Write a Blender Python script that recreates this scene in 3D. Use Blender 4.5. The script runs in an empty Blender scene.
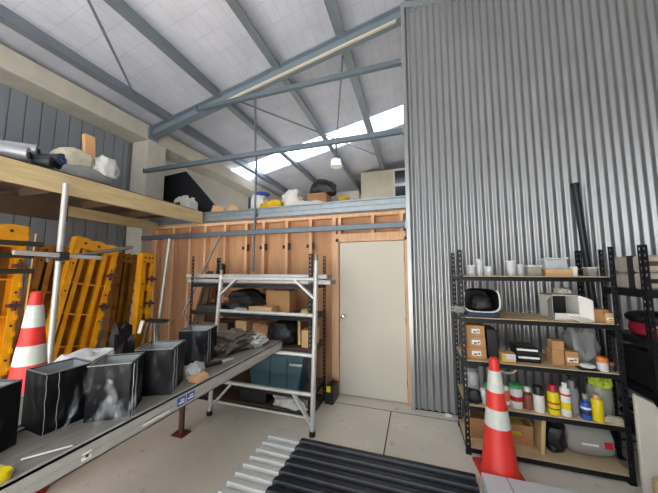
import bpy, bmesh, math, random
from mathutils import Vector, Matrix, Euler, noise
random.seed(7)
PI = math.pi
scene = bpy.context.scene
COL = scene.collection

# ------------------------------------------------------------------ materials
def lin(c):
    c = c.lstrip('#')
    v = [int(c[i:i+2], 16)/255 for i in (0, 2, 4)]
    return tuple([x/12.92 if x <= .04045 else ((x+.055)/1.055)**2.4 for x in v]) + (1,)

def mat(name, col, rough=.6, metal=0., var=.12, scale=6., bump=0., bscale=40., col2=None, alpha=1., trans=0., spec=.5, stretch=None, detail=4):
    m = bpy.data.materials.new(name); m.use_nodes = True
    nt = m.node_tree; N = nt.nodes; L = nt.links
    b = N['Principled BSDF']
    c = lin(col)
    tc = N.new('ShaderNodeTexCoord'); mp = N.new('ShaderNodeMapping')
    L.new(tc.outputs['Object'], mp.inputs['Vector'])
    if stretch: mp.inputs['Scale'].default_value = stretch
    nz = N.new('ShaderNodeTexNoise'); nz.inputs['Scale'].default_value = scale; nz.inputs['Detail'].default_value = detail
    L.new(mp.outputs['Vector'], nz.inputs['Vector'])
    rp = N.new('ShaderNodeValToRGB')
    if col2: a, z = c, lin(col2)
    else:
        a = tuple(x*(1-var) for x in c[:3])+(1,); z = tuple(min(1, x*(1+var)) for x in c[:3])+(1,)
    rp.color_ramp.elements[0].color = a; rp.color_ramp.elements[0].position = .3
    rp.color_ramp.elements[1].color = z; rp.color_ramp.elements[1].position = .7
    L.new(nz.outputs['Fac'], rp.inputs['Fac']); L.new(rp.outputs['Color'], b.inputs['Base Color'])
    b.inputs['Roughness'].default_value = rough; b.inputs['Metallic'].default_value = metal
    b.inputs['Alpha'].default_value = alpha; b.inputs['Transmission Weight'].default_value = trans
    b.inputs['Specular IOR Level'].default_value = spec
    if bump:
        n2 = N.new('ShaderNodeTexNoise'); n2.inputs['Scale'].default_value = bscale
        L.new(mp.outputs['Vector'], n2.inputs['Vector'])
        bp = N.new('ShaderNodeBump'); bp.inputs['Strength'].default_value = bump; bp.inputs['Distance'].default_value = .01
        L.new(n2.outputs['Fac'], bp.inputs['Height']); L.new(bp.outputs['Normal'], b.inputs['Normal'])
    return m

M = {}
def dm(k, *a, **kw): M[k] = mat(k, *a, **kw)
dm('zinc', '#aaacad', .34, .7, .04, 3)
dm('clad', '#8d929b', .55, .1, .06, 2)
dm('conc', '#cfc9bd', .85, 0, .08, 5, .2)
dm('steel_paint', '#7f8c99', .5, .2, .06, 4)
dm('purlin', '#8f98a2', .45, .5, .06, 4)
dm('rail', '#6b7883', .45, .35, .06, 4)
dm('galv', '#9ba3a8', .42, .6, .1, 12)
dm('stud', '#dcb08a', .75, 0, .14, 4, stretch=(6, 6, .6))
dm('ply', '#c4946d', .8, 0, .16, 3, stretch=(3, 3, .5))
dm('timber', '#c8b186', .75, 0, .16, 5, stretch=(5, .6, 5))
dm('timber_dark', '#5a4636', .8, 0, .2, 5)
dm('door', '#cdc5b5', .5, 0, .03, 2)
dm('alu', '#bebdb9', .4, .35, .07, 14)
dm('alu_dull', '#8d8a85', .5, .5, .12, 14)
dm('chrome', '#c8c8c8', .2, 1, .02)
dm('black_steel', '#1c1d21', .45, .3, .15, 10)
dm('black_plastic', '#17181b', .42, 0, .2, 10)
dm('dark_bag', '#141416', .5, 0, .3, 14, .5, 30)
dm('mdf', '#cdb491', .75, 0, .08, 10)
dm('card', '#b98b5e', .85, 0, .08, 8)
dm('card_light', '#cfa878', .85, 0, .07, 8)
dm('card_white', '#e2dfd8', .75, 0, .03, 5)
dm('white_plastic', '#dcdad2', .4, 0, .04, 6)
dm('label_white', '#ece9e2', .6, 0, .03)
dm('label_ink', '#3a3a3c', .6, 0, .1)
dm('cone_red', '#e0362c', .45, 0, .08, 8)
dm('cone_base', '#c23330', .6, 0, .15, 12)
dm('cone_white', '#cfd2c8', .4, 0, .05, 30)
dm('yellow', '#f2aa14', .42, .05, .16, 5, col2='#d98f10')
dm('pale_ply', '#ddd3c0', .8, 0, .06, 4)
dm('yellow_shaded', '#a8701c', .6, .1, .2, 6, col2='#7a4a14')  # same yellow steel with its shade painted in as brown
dm('duct_black', '#0d0e11', .5, 0, .2, 10, spec=.2)
dm('duct_inside', '#a9aeae', .45, .2, .05, 10)
dm('rust', '#5c3b32', .8, .2, .2, 20)
dm('red_oxide', '#6b2f2d', .7, .1, .15, 14)
dm('dark_tube', '#3a3836', .6, .5, .2, 14)
dm('strap', '#b08a4e', .8, 0, .1, 20)
dm('teal', '#1f4650', .4, 0, .12, 5)
dm('blue', '#2a55a8', .45, 0, .1)
dm('navy', '#1c2b4e', .5, 0, .1)
dm('can_yellow', '#e6d019', .35, 0, .04)
dm('can_red', '#b5202c', .4, 0, .05)
dm('can_white', '#dedcd6', .35, 0, .03)
dm('can_green', '#3f9c5a', .4, 0, .05)
dm('can_grey', '#8d8f8e', .4, 0, .06)
dm('can_orange', '#e07f3c', .4, 0, .06)
dm('can_brown', '#8a4a3c', .45, 0, .1)
dm('lime', '#a3b52c', .7, 0, .2, 20)
dm('skin_wood', '#e6b27c', .7, 0, .06, 6)
dm('pack', '#b9b0a4', .85, 0, .12, 16, .4, 22)
dm('canvas', '#bfb7a4', .85, 0, .14, 16, .5, 22)
dm('rag', '#c9c9c4', .9, 0, .1, 20, .6, 30)
dm('wrap_brown', '#80766c', .6, 0, .35, 26, .8, 40, col2='#55493f')
dm('foil_grey', '#b4b6ba', .35, .4, .12, 10)
dm('roll_dark', '#3b3d42', .5, .1, .15, 10)
dm('sheet_dark', '#2b2e34', .32, .3, .15, 6)
dm('sheet_white', '#d8d8d2', .45, .05, .04, 6)
dm('pale_board', '#cfd3d4', .5, 0, .04, 4)
dm('window_dark', '#27303c', .15, 0, .1)
dm('beige_wall', '#d8cfba', .85, 0, .05, 3)
dm('pale_wall', '#d6d2cb', .85, 0, .05, 3)
dm('cloth_yellow', '#e0b51c', .85, 0, .15, 14, .4)
dm('lamp_grey', '#b9bcbf', .4, .4, .05)
dm('tool_red', '#9c2038', .5, 0, .1)
dm('foam_tan', '#c8ad78', .8, 0, .12, 20)
dm('foam_pale', '#c2bbae', .6, 0, .05, 4)
dm('plank_top', '#8b847a', .75, .1, .2, 9, .3, 60, stretch=(9, 1, 1))
dm('ochre', '#c9b23b', .6, 0, .1)
dm('plastic_clear', '#e8ecee', .12, 0, .02, alpha=.42)
dm('plastic_tub', '#a9a79c', .3, 0, .06, alpha=.75)
dm('yard', '#c9c5bc', .9, 0, .1)

def film(name, amt, tint='#e6e8ea'):
    m = bpy.data.materials.new(name); m.use_nodes = True
    nt = m.node_tree; N = nt.nodes; L = nt.links
    b = N['Principled BSDF']; b.inputs['Base Color'].default_value = lin(tint); b.inputs['Roughness'].default_value = .16
    tc = N.new('ShaderNodeTexCoord'); nz = N.new('ShaderNodeTexNoise'); nz.inputs['Scale'].default_value = 9; nz.inputs['Detail'].default_value = 5
    mp = N.new('ShaderNodeMapping'); mp.inputs['Scale'].default_value = (2.2, 2.2, .8)
    L.new(tc.outputs['Object'], mp.inputs[0]); L.new(mp.outputs[0], nz.inputs['Vector'])
    r = N.new('ShaderNodeMapRange'); r.inputs['From Min'].default_value = .52; r.inputs['From Max'].default_value = .8
    r.inputs['To Min'].default_value = .0; r.inputs['To Max'].default_value = amt
    L.new(nz.outputs['Fac'], r.inputs['Value']); L.new(r.outputs['Result'], b.inputs['Alpha'])
    bp = N.new('ShaderNodeBump'); bp.inputs['Strength'].default_value = .7; bp.inputs['Distance'].default_value = .02
    L.new(nz.outputs['Fac'], bp.inputs['Height']); L.new(bp.outputs['Normal'], b.inputs['Normal'])
    return m
M['film'] = film('film', .15); M['film_loose'] = film('film_loose', .45)

def floor_mat():
    m = mat('floor_concrete', '#dad1c1', .62, 0, .1, 1.1, .12, 30, col2='#e6dece', detail=8)
    nt = m.node_tree; N = nt.nodes; L = nt.links; b = N['Principled BSDF']
    base = b.inputs['Base Color'].links[0].from_socket
    tc = N.new('ShaderNodeTexCoord')
    def layer(prev, scale, lo, hi, col, amt):
        nz = N.new('ShaderNodeTexNoise'); nz.inputs['Scale'].default_value = scale; nz.inputs['Detail'].default_value = 6
        L.new(tc.outputs['Object'], nz.inputs['Vector'])
        r = N.new('ShaderNodeMapRange'); r.inputs['From Min'].default_value = lo; r.inputs['From Max'].default_value = hi; r.inputs['To Max'].default_value = amt
        L.new(nz.outputs['Fac'], r.inputs['Value'])
        mx = N.new('ShaderNodeMix'); mx.data_type = 'RGBA'; mx.inputs[7].default_value = lin(col)
        L.new(r.outputs['Result'], mx.inputs[0]); L.new(prev, mx.inputs[6]); return mx.outputs[2]
    s = layer(base, .7, .42, .7, '#b8b0a4', .6)
    s = layer(s, 9, .62, .72, '#8c8376', .4)
    s = layer(s, 3.1, .6, .75, '#e8e4da', .5)
    L.new(s, b.inputs['Base Color'])
    return m
M['floor'] = floor_mat()

def ceil_mat():
    m = mat('foil_insulation', '#d3d6e4', .6, .0, .06, 3, .25, 25)
    nt = m.node_tree; N = nt.nodes; L = nt.links; b = N['Principled BSDF']
    base = b.inputs['Base Color'].links[0].from_socket
    tc = N.new('ShaderNodeTexCoord')
    br = N.new('ShaderNodeTexBrick'); br.offset = 0; br.inputs['Scale'].default_value = 1
    br.inputs['Brick Width'].default_value = .15; br.inputs['Row Height'].default_value = .3; br.inputs['Mortar Size'].default_value = .004
    br.inputs['Color1'].default_value = (1, 1, 1, 1); br.inputs['Color2'].default_value = (.95, .95, .95, 1); br.inputs['Mortar'].default_value = (.8, .8, .82, 1)
    L.new(tc.outputs['Object'], br.inputs['Vector'])
    mx = N.new('ShaderNodeMix'); mx.data_type = 'RGBA'; mx.blend_type = 'MULTIPLY'; mx.inputs[0].default_value = 1
    L.new(base, mx.inputs[6]); L.new(br.outputs['Color'], mx.inputs[7]); L.new(mx.outputs[2], b.inputs['Base Color'])
    return m
M['ceil'] = ceil_mat()

def skylight_mat():
    m = bpy.data.materials.new('skylight_sheet'); m.use_nodes = True
    nt = m.node_tree; N = nt.nodes; L = nt.links
    for n in list(N):
        if n.type != 'OUTPUT_MATERIAL': N.remove(n)
    out = [n for n in N if n.type == 'OUTPUT_MATERIAL'][0]
    t = N.new('ShaderNodeBsdfTransparent'); t.inputs['Color'].default_value = (.93, .96, 1, 1)
    d = N.new('ShaderNodeBsdfTranslucent'); d.inputs['Color'].default_value = (.9, .93, .97, 1)
    mx = N.new('ShaderNodeMixShader'); mx.inputs[0].default_value = .3
    L.new(t.outputs[0], mx.inputs[1]); L.new(d.outputs[0], mx.inputs[2]); L.new(mx.outputs[0], out.inputs['Surface'])
    return m
M['skylight'] = skylight_mat()

# ------------------------------------------------------------------ mesh builder
class MB:
    def __init__(s): s.bm = bmesh.new()
    def box(s, c, d, rot=None, about=None):
        r = bmesh.ops.create_cube(s.bm, size=1.0)
        mt = Matrix.Translation(Vector(c)) @ (Euler(rot).to_matrix().to_4x4() if rot else Matrix()) @ Matrix.Diagonal((*d, 1))
        bmesh.ops.transform(s.bm, matrix=mt, verts=r['verts']); return s
    def bb(s, x0, x1, y0, y1, z0, z1):
        return s.box(((x0+x1)/2, (y0+y1)/2, (z0+z1)/2), (abs(x1-x0), abs(y1-y0), abs(z1-z0)))
    def cyl(s, a, b, r, r2=None, seg=16, cap=True):
        a, b = Vector(a), Vector(b); d = b-a
        o = bmesh.ops.create_cone(s.bm, cap_ends=cap, segments=seg, radius1=r, radius2=r if r2 is None else r2, depth=d.length)
        q = Vector((0, 0, 1)).rotation_difference(d.normalized())
        bmesh.ops.transform(s.bm, matrix=Matrix.Translation((a+b)/2) @ q.to_matrix().to_4x4(), verts=o['verts']); return s
    def bar(s, a, b, w, h, roll=0):      # rectangular bar from a to b
        a, b = Vector(a), Vector(b); d = b-a
        q = d.to_track_quat('Z', 'Y')
        o = bmesh.ops.create_cube(s.bm, size=1.0)
        mt = Matrix.Translation((a+b)/2) @ q.to_matrix().to_4x4() @ Matrix.Rotation(roll, 4, 'Z') @ Matrix.Diagonal((w, h, d.length, 1))
        bmesh.ops.transform(s.bm, matrix=mt, verts=o['verts']); return s
    def lathe(s, prof, c=(0, 0, 0), seg=20, mt=None):
        rings = []
        for r, z in prof:
            rings.append([s.bm.verts.new((c[0]+r*math.cos(2*PI*k/seg), c[1]+r*math.sin(2*PI*k/seg), c[2]+z)) for k in range(seg)])
        vs = [v for q in rings for v in q]
        for p, q in zip(rings, rings[1:]):
            for k in range(seg): s.bm.faces.new((p[k], p[(k+1) % seg], q[(k+1) % seg], q[k]))
        if prof[0][0] > 1e-4: s.bm.faces.new(rings[0][::-1])
        if prof[-1][0] > 1e-4: s.bm.faces.new(rings[-1])
        if mt: bmesh.ops.transform(s.bm, matrix=mt, verts=vs)
        return s
    def tube(s, pts, r, seg=8):
        for a, b in zip(pts, pts[1:]): s.cyl(a, b, r, seg=seg)
        return s
    def prism(s, poly, axis, a, b):      # polygon in the two other axes, extruded along axis a..b
        def P(u, v, t): return {'x': (t, u, v), 'y': (u, t, v), 'z': (u, v, t)}[axis]
        f = [s.bm.verts.new(P(u, v, a)) for u, v in poly]; g = [s.bm.verts.new(P(u, v, b)) for u, v in poly]
        s.bm.faces.new(f[::-1]); s.bm.faces.new(g); n = len(poly)
        for i in range(n): s.bm.faces.new((f[i], f[(i+1) % n], g[(i+1) % n], g[i]))
        return s
    def grid(s, fn, nu, nv):
        vs = [[s.bm.verts.new(fn(i/nu, j/nv)) for j in range(nv+1)] for i in range(nu+1)]
        for i in range(nu):
            for j in range(nv): s.bm.faces.new((vs[i][j], vs[i+1][j], vs[i+1][j+1], vs[i][j+1]))
        return s
    def blob(s, c, d, seed=0, amp=.18, sub=3, freq=2.2, flat=True, rot=0):   # lumpy soft shape sitting on its base
        o = bmesh.ops.create_icosphere(s.bm, subdivisions=sub, radius=1)
        R = Matrix.Rotation(rot, 3, 'Z')
        for v in o['verts']:
            p = v.co.copy(); k = 1+amp*noise.noise(p*freq+Vector((seed*7.3, seed*3.1, seed)))
            k += amp*.5*noise.noise(p*freq*2.7+Vector((seed, seed*5, 2)))
            q = Vector((math.copysign(abs(p.x)**.75, p.x), math.copysign(abs(p.y)**.75, p.y), math.copysign(abs(p.z)**.8, p.z)))*k
            if flat and q.z < -.8: q.z = -.8
            q = R @ Vector((q.x*d[0]/2, q.y*d[1]/2, (q.z+.8)*d[2]/1.8))
            v.co = q+Vector(c)
        return s
    def jitter(s, amp, freq=12, seed=0):
        for v in s.bm.verts: v.co += noise.noise_vector(v.co*freq+Vector((seed, seed, seed)))*amp
        return s

def world_of(o):
    mtx = o.matrix_basis.copy(); p = o.parent
    while p: mtx = p.matrix_basis @ mtx; p = p.parent
    return mtx

def obj(name, mb, m, parent=None, local=False, bevel=0, smooth=True, solid=0, base=True):
    bm = mb.bm
    bmesh.ops.recalc_face_normals(bm, faces=bm.faces)
    if parent and not local:
        bmesh.ops.transform(bm, matrix=world_of(parent).inverted(), verts=bm.verts)
    org = None
    if not parent and base:
        xs = [v.co for v in bm.verts]
        lo = [min(v[i] for v in xs) for i in range(3)]; hi = [max(v[i] for v in xs) for i in range(3)]
        org = Vector(((lo[0]+hi[0])/2, (lo[1]+hi[1])/2, lo[2]))
        bmesh.ops.translate(bm, vec=-org, verts=bm.verts)
    if smooth:
        for f in bm.faces: f.smooth = True
        for e in bm.edges:
            if len(e.link_faces) != 2 or e.calc_face_angle(0) > .6: e.smooth = False
    me = bpy.data.meshes.new(name); bm.to_mesh(me); bm.free()
    me.materials.append(M[m] if isinstance(m, str) else m)
    o = bpy.data.objects.new(name, me); COL.objects.link(o)
    if org: o.location = org
    if parent: o.parent = parent
    if bevel:
        b = o.modifiers.new('bevel', 'BEVEL'); b.width = bevel; b.segments = 2; b.limit_method = 'ANGLE'
    if solid:
        b = o.modifiers.new('solid', 'SOLIDIFY'); b.thickness = solid; b.offset = 0
    return o

def tag(o, label, cat, group=None, kind=None):
    o['label'] = label; o['category'] = cat
    if group: o['group'] = group
    if kind: o['kind'] = kind
    return o

def thing(name, loc, label, cat, group=None, rz=0):
    o = bpy.data.objects.new(name, None); COL.objects.link(o); o.empty_display_size = .05
    o.location = loc; o.rotation_euler = (0, 0, rz)
    return tag(o, label, cat, group)

def struct(name, mb, m, parent=None, label=None, cat=None, **kw):
    o = obj(name, mb, m, parent, base=False, **kw)
    if not parent:
        o['kind'] = 'structure'
        if label: o['label'] = label; o['category'] = cat
    return o

def dup(root, loc, label, rz=None, group=None, parent=None):
    r = root.copy(); COL.objects.link(r)
    if parent: r.parent = parent
    else:
        r.location = loc
        if rz is not None: r.rotation_euler = (0, 0, rz)
        r['label'] = label
        if group: r['group'] = group
    for ch in list(root.children): dup(ch, None, None, parent=r)
    return r

# ------------------------------------------------------------------ camera
cam = bpy.data.cameras.new('camera'); co = bpy.data.objects.new('camera', cam); COL.objects.link(co)
cam.sensor_width = 36; cam.lens = 36*265/658; cam.clip_start = .02
co.location = (0, 0, 1.62); co.rotation_euler = (math.radians(90+5.3), 0, math.radians(17.9))
scene.camera = co

# ------------------------------------------------------------------ setting
D = 3.5                                   # face of the stud wall's framing
RZ = lambda x: 5.45+.213*x                # underside of the roof lining
fl = MB().bb(-9, 9, -1.2, 12, -.15, 0)
struct('floor', fl, 'floor', label='grey stained concrete workshop floor', cat='floor')
struct('trim_1', MB().bb(-20, 20, -24, -1.205, -.2, -.03), 'yard', label='paved yard outside the open roller door', cat='ground')
for i, b_ in enumerate([(-.316, -.304, .2, 3.3), (-3.0, 2.9, 3.30, 3.31)]):
    struct('trim_%d' % (i+2), MB().bb(b_[0], b_[1], b_[2], b_[3], 0, .0012), 'dark_tube', label=['saw cut joint running along the floor towards the door', 'floor joint along the foot of the back wall'][i], cat='joint')

# left cladding wall (vertical ribbed boards)
poly = []
y = -1.2
mb = MB()
while y < 3.35:
    mb.bb(-5.06, -5.0, y, min(y+.148, 3.35), 0, 4.05); mb.bb(-5.06, -5.018, y+.148, y+.16, 0, 4.05); y += .16
struct('wall_left', mb, 'clad', smooth=False, label='grey ribbed cladding on the left wall', cat='wall')
struct('wall_left_upper', MB().bb(-5.2, -5.06, -1.2, 11, 0, 4.7), 'pale_wall', label='pale wall behind the concrete frame on the left', cat='wall')
o = obj('concrete_beam', MB().bb(-5.055, -4.6, -1.2, 11, 4.03, 4.31), 'conc', bevel=.01); tag(o, 'pale concrete beam running along the top of the left wall', 'beam')
o = obj('concrete_column', MB().bb(-4.99, -4.6, 3.42, 3.8, 0, 4.03), 'conc', bevel=.01); tag(o, 'pale concrete column at the left end of the steel rails', 'column')

# ceiling: sloping insulation blanket, with the skylight strip left open
SK0, SK1 = 6.0, 6.8
def slope(mb, x0, x1, y0, y1, t=.05, dz=0):
    poly = [(x0, RZ(x0)+dz), (x1, RZ(x1)+dz), (x1, RZ(x1)+dz+t), (x0, RZ(x0)+dz+t)]
    return mb.prism(poly, 'y', y0, y1)
XR = 5.2
mb = MB(); slope(mb, -5.2, XR, -1.2, SK0); slope(mb, -5.2, XR, SK1, 11.2)
struct('ceiling', mb, 'ceil', smooth=False, label='silver foil insulated sloping roof', cat='ceiling')
struct('window_1', slope(MB(), -5.2, XR, SK0, SK1, .006, .03), 'skylight', label='bright translucent skylight strip across the roof', cat='skylight')

# portal rafter
RT = lambda x: 5.255+.213*x
def rafter(name, y, label, dep=.18):
    root = thing(name, (-4.3, y, RT(-4.3)-dep), label, 'beam')
    x0, x1 = -4.56, 4.9
    def strip(z0, z1, hw):
        return MB().prism([(x0, RT(x0)+z0), (x1, RT(x1)+z0), (x1, RT(x1)+z1), (x0, RT(x0)+z1)], 'y', y-hw, y+hw)
    obj('web', strip(-dep+.015, -.015, .006), 'steel_paint', root)
    obj('flange', strip(-.015, 0, .07), 'steel_paint', root)
    obj('flange', strip(-dep, -dep+.015, .07), 'steel_paint', root)
    obj('end_plate', MB().bb(-4.59, -4.56, y-.09, y+.09, RT(-4.56)-dep-.06, RT(-4.56)+.02), 'steel_paint', root)
    return root
rafter('steel_rafter', 3.5, 'blue-grey steel roof rafter rising from the concrete column')
# purlins
names = ['blue-grey roof purlin nearest the left wall', 'second roof purlin from the left wall', 'roof purlin crossing the middle of the rafter', 'roof purlin right of the middle, over the mezzanine', 'roof purlin just above the edge of the corrugated wall', 'roof purlin over the corrugated wall']
for x, lb in zip([-4.25, -3.16, -2.04, -.98, .06, 1.2], names):
    z = RZ(x)-.005
    b = MB().bar((x, -1.2, z-.1), (x, 11, z-.1), .012, .19).bb(x-.005, x+.115, -1.2, 11, z-.2, z-.188).bb(x-.11, x+.005, -1.2, 11, z-.012, z)
    tag(obj('roof_purlin', b, 'purlin', smooth=False), lb, 'beam', 'roof purlins')
for (a, b, lb) in [((-3.16, 1.5, RZ(-3.16)-.19), (-4.25, 2.95, RZ(-4.25)-.16), 'thin diagonal brace rod near the left roof purlin'),
                   ((-2.9, 3.75, RZ(-2.9)-.2), (-1.0, 7.6, RZ(-1)-.2), 'thin diagonal brace rod beyond the rafter'),
                   ((-1.0, 3.8, RZ(-1)-.22), (-2.04, 6.9, RZ(-2.04)-.2), 'thin diagonal brace rod below the skylight')]:
    r = thing('brace_rod', a, lb, 'rod', 'roof brace rods')
    obj('rod', MB().cyl(a, b, .016, seg=8), 'steel_paint', r)
    mid = Vector(a).lerp(Vector(b), .3); m2 = Vector(a).lerp(Vector(b), .36)
    obj('turnbuckle', MB().cyl(mid, m2, .02, seg=8), 'galv', r)
# pale strip painting the light on the rafter's lower flange
tag(obj('flange_highlight', MB().prism([(-3.2, RT(-3.2)-.20), (-.15, RT(-.15)-.20), (-.15, RT(-.15)-.182), (-3.2, RT(-3.2)-.182)], 'y', 3.43, 3.47), 'pale_ply'), 'thin tan batten put in along the lit lower flange of the steel rafter', 'highlight')

# far building beyond the mezzanine
struct('wall_far', MB().bb(-5.2, XR, 11, 11.2, 0, 7), 'pale_wall', label='pale far wall of the building', cat='wall')
struct('wall_partition', MB().bb(-1.7, XR, 8.9, 9.0, 2.5, RZ(-1.7)-.05), 'beige_wall', label='beige partition wall beyond the mezzanine', cat='wall')
w = struct('window_2', MB().bb(-.62, -.55, 8.84, 8.9, 3.7, 5.02), 'white_plastic', label='white framed dark window beyond the mezzanine', cat='window')
for b_ in [(-.55, .7, 3.7, 3.76), (-.55, .7, 4.42, 4.52), (-.55, .7, 4.96, 5.02), (.63, .7, 3.76, 4.96)]:
    struct('window_frame', MB().bb(b_[0], b_[1], 8.84, 8.9, b_[2], b_[3]), 'white_plastic', w)
struct('pane', MB().bb(-.55, .63, 8.87, 8.88, 3.76, 4.42), 'window_dark', w); struct('pane', MB().bb(-.55, .63, 8.87, 8.88, 4.52, 4.96), 'window_dark', w)

# mezzanine floor slabs
struct('floor_mezzanine', MB().bb(-4.6, -.02, 3.62, 10.9, 2.44, 2.56), 'pale_ply', label='timber mezzanine floor behind the steel edge beam', cat='floor')
# stud wall
wb = struct('wall_back', MB().bb(-4.6, -.06, 3.6, 3.62, 0, 2.43), 'ply', label='unlined timber stud wall behind the racks', cat='wall')
for x in (-4.35, -3.95, -3.6, -3.28, -2.89, -2.49, -2.18, -1.79, -1.41):
    obj('stud', MB().bb(x-.022, x+.022, D, 3.6, .045, 2.36), 'stud', wb)
obj('stud', MB().bb(-1.09, -1.03, D, 3.6, .045, 2.36), 'stud', wb)
obj('bottom_plate', MB().bb(-4.6, -1.03, D, 3.6, 0, .045), 'stud', wb)
obj('top_plate', MB().bb(-4.6, -.1, D, 3.6, 2.36, 2.405), 'stud', wb)
obj('lintel', MB().bb(-1.03, -.1, D-.003, 3.6, 2.06, 2.13), 'stud', wb)
for x in (-.98, -.52, -.15): obj('stud', MB().bb(x-.022, x+.022, D, 3.6, 2.13, 2.36), 'stud', wb)
obj('nogging', MB().bb(-3.26, -2.91, D+.01, 3.6, 1.12, 1.165), 'stud', wb)
obj('nogging', MB().bb(-2.87, -2.51, D+.01, 3.6, 1.16, 1.205), 'stud', wb)
for x in (-2.49, -2.18, -1.79, -1.41):      # dark metal brackets on the studs
    obj('bracket', MB().bb(x+.022, x+.05, D-.004, D+.03, 1.93, 2.03).bb(x-.06, x-.022, D-.004, D+.03, 1.95, 2.0), 'black_steel', wb)

# door
dr = struct('door_1', MB().bb(-.985, -.125, 3.525, 3.565, .012, 2.015), 'door', label='plain cream door in the stud wall', cat='door', bevel=.003)
obj('door_frame', MB().bb(-1.03, -.99, 3.49, 3.6, 0, 2.06).bb(-.12, -.085, 3.49, 3.6, 0, 2.06).bb(-1.03, -.085, 3.49, 3.6, 2.02, 2.06), 'stud', dr)
obj('door_handle', MB().cyl((-.925, 3.5, 1.02), (-.925, 3.526, 1.02), .026, seg=20).cyl((-.925, 3.46, 1.02), (-.925, 3.5, 1.02), .012, seg=12).lathe([(.0, -.0), (.02, .004), (.027, .018), (.024, .032), (0, .038)], (0, 0, 0), 16, Matrix.Translation((-.925, 3.47, 1.02)) @ Matrix.Rotation(PI/2, 4, 'X')), 'chrome', dr)
obj('latch_plate', MB().bb(-.95, -.9, 3.521, 3.526, .86, .89), 'alu', dr)
for z in (.25, 1.0, 1.78): obj('hinge', MB().cyl((-.123, 3.52, z-.045), (-.123, 3.52, z+.045), .008, seg=10), 'alu_dull', dr)

# steel edge beam of the mezzanine: lipped channel
def Cprof(y0, y1, z0, z1, t):
    return [(y0, z0), (y1, z0), (y1, z0+t), (y0+t, z0+t), (y0+t, z1-t), (y1, z1-t), (y1, z1), (y0, z1)]
mz = thing('steel_edge_beam', (-1.7, 3.55, 2.43), 'grey folded steel edge beam above the stud wall', 'beam')
obj('web', MB().bb(-4.55, -.09, 3.50, 3.504, 2.43, 2.585), 'galv', mz)
obj('lip', MB().bb(-4.55, -.09, 3.46, 3.5, 2.57, 2.585), 'galv', mz); obj('lip', MB().bb(-4.55, -.09, 3.475, 3.5, 2.5, 2.51), 'galv', mz); obj('lip', MB().bb(-4.55, -.09, 3.47, 3.5, 2.43, 2.44), 'galv', mz)
# rails
for x0, z, lb in [(-4.55, 2.2, 'lowest grey steel rail, across the stud wall above the door'), (-4.62, 3.43, 'middle grey steel rail above the mezzanine edge'), (-3.46, 4.39, 'topmost grey steel rail close under the rafter')]:
    b = MB().prism([(3.38, z-.035), (3.46, z-.035), (3.46, z+.035), (3.38, z+.035), (3.38, z+.03), (3.452, z+.03), (3.452, z-.03), (3.38, z-.03)][:8], 'x', x0, -.085)
    b = MB().bb(x0, -.085, 3.39, 3.45, z-.035, z+.035)
    r = thing('steel_rail', (x0, 3.42, z-.035), lb, 'rail', 'horizontal steel rails')
    obj('tube', b, 'rail', r, bevel=.006); obj('end_cap', MB().bb(x0-.012, x0, 3.385, 3.455, z-.04, z+.04), 'dark_tube', r)
    obj('cleat', MB().bb(-.1, -.08, 3.37, 3.47, z-.05, z+.05), 'galv', r)
tag(obj('steel_rod', MB().cyl((-2.31, 3.45, 1.62), (-2.31, 3.45, 2.165), .017).cyl((-2.31, 3.46, 2.23), (-2.31, 3.46, 3.4), .017).cyl((-2.33, 3.46, 3.46), (-2.36, 3.46, 4.36), .017), 'rail'), 'slim upright steel rod linking the three rails', 'rod')

# corrugated wall
W = 3.44; P = .076
def corr(u, v):
    x = -.06+u*3.6
    ph = (x/P) % 1
    yy = W-.022*(.5+.5*math.cos(2*PI*ph))
    zt = 5.14-.13*(x+.06)
    return (x, yy, .02+v*(zt-.02))
wr = struct('wall_right', MB().grid(corr, 760, 1), 'zinc', label='tall grey corrugated metal wall', cat='wall')
obj('capping', MB().prism([(-.09, 5.15), (3.5, 5.15-.13*3.59), (3.5, 5.19-.13*3.59+.04), (-.09, 5.23)], 'y', 3.40, 3.5), 'galv', wr)
obj('corner_flashing', MB().bb(-.085, -.06, 3.405, 3.6, 0.0, 5.16).bb(-.085, -.04, 3.40, 3.412, 0, 5.16), 'zinc', wr)
obj('base_channel', MB().bb(-.06, 3.5, 3.445, 3.5, 0, .05), 'black_steel', wr)
obj('wall_framing', MB().bb(-.05, 3.5, 3.5, 3.6, 0, 4.6), 'timber_dark', wr)
tag(obj('foam_offcut', MB().blob((.31, 3.385, 0), (.07, .04, .03), 3), 'label_white'), 'small white scrap at the foot of the corrugated wall', 'scrap')
struct('wall_side', MB().bb(5.2, 5.35, -1.2, 11.2, 0, 7), 'pale_wall', label='side wall of the building on the right', cat='wall')
struct('wall_front', MB().bb(-5.2, 5.2, -1.35, -1.2, 4.3, 6.6).bb(.9, 5.2, -1.35, -1.2, 0, 4.3).bb(-5.2, -4.2, -1.35, -1.2, 0, 4.3), 'clad', label='wall around the open roller door', cat='wall')

# high bay lamp beyond the mezzanine
hl = thing('high_bay_lamp', (-1.9, 6.5, 4.35), 'round grey pendant lamp hanging above the mezzanine', 'lamp')
obj('lamp_shade', MB().lathe([(.06, .22), (.13, .2), (.15, .05), (.19, 0), (.175, 0), (.14, .04), (.1, .14), (0, .15)], (-1.9, 6.5, 4.35)), 'lamp_grey', hl)
obj('cord', MB().cyl((-1.9, 6.5, 4.55), (-1.9, 6.5, RZ(-1.9)), .03), 'dark_tube', hl)
obj('diffuser', MB().lathe([(.0, .02), (.1, .012), (.16, .02)], (-1.9, 6.5, 4.35)), 'label_white', hl)

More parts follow.
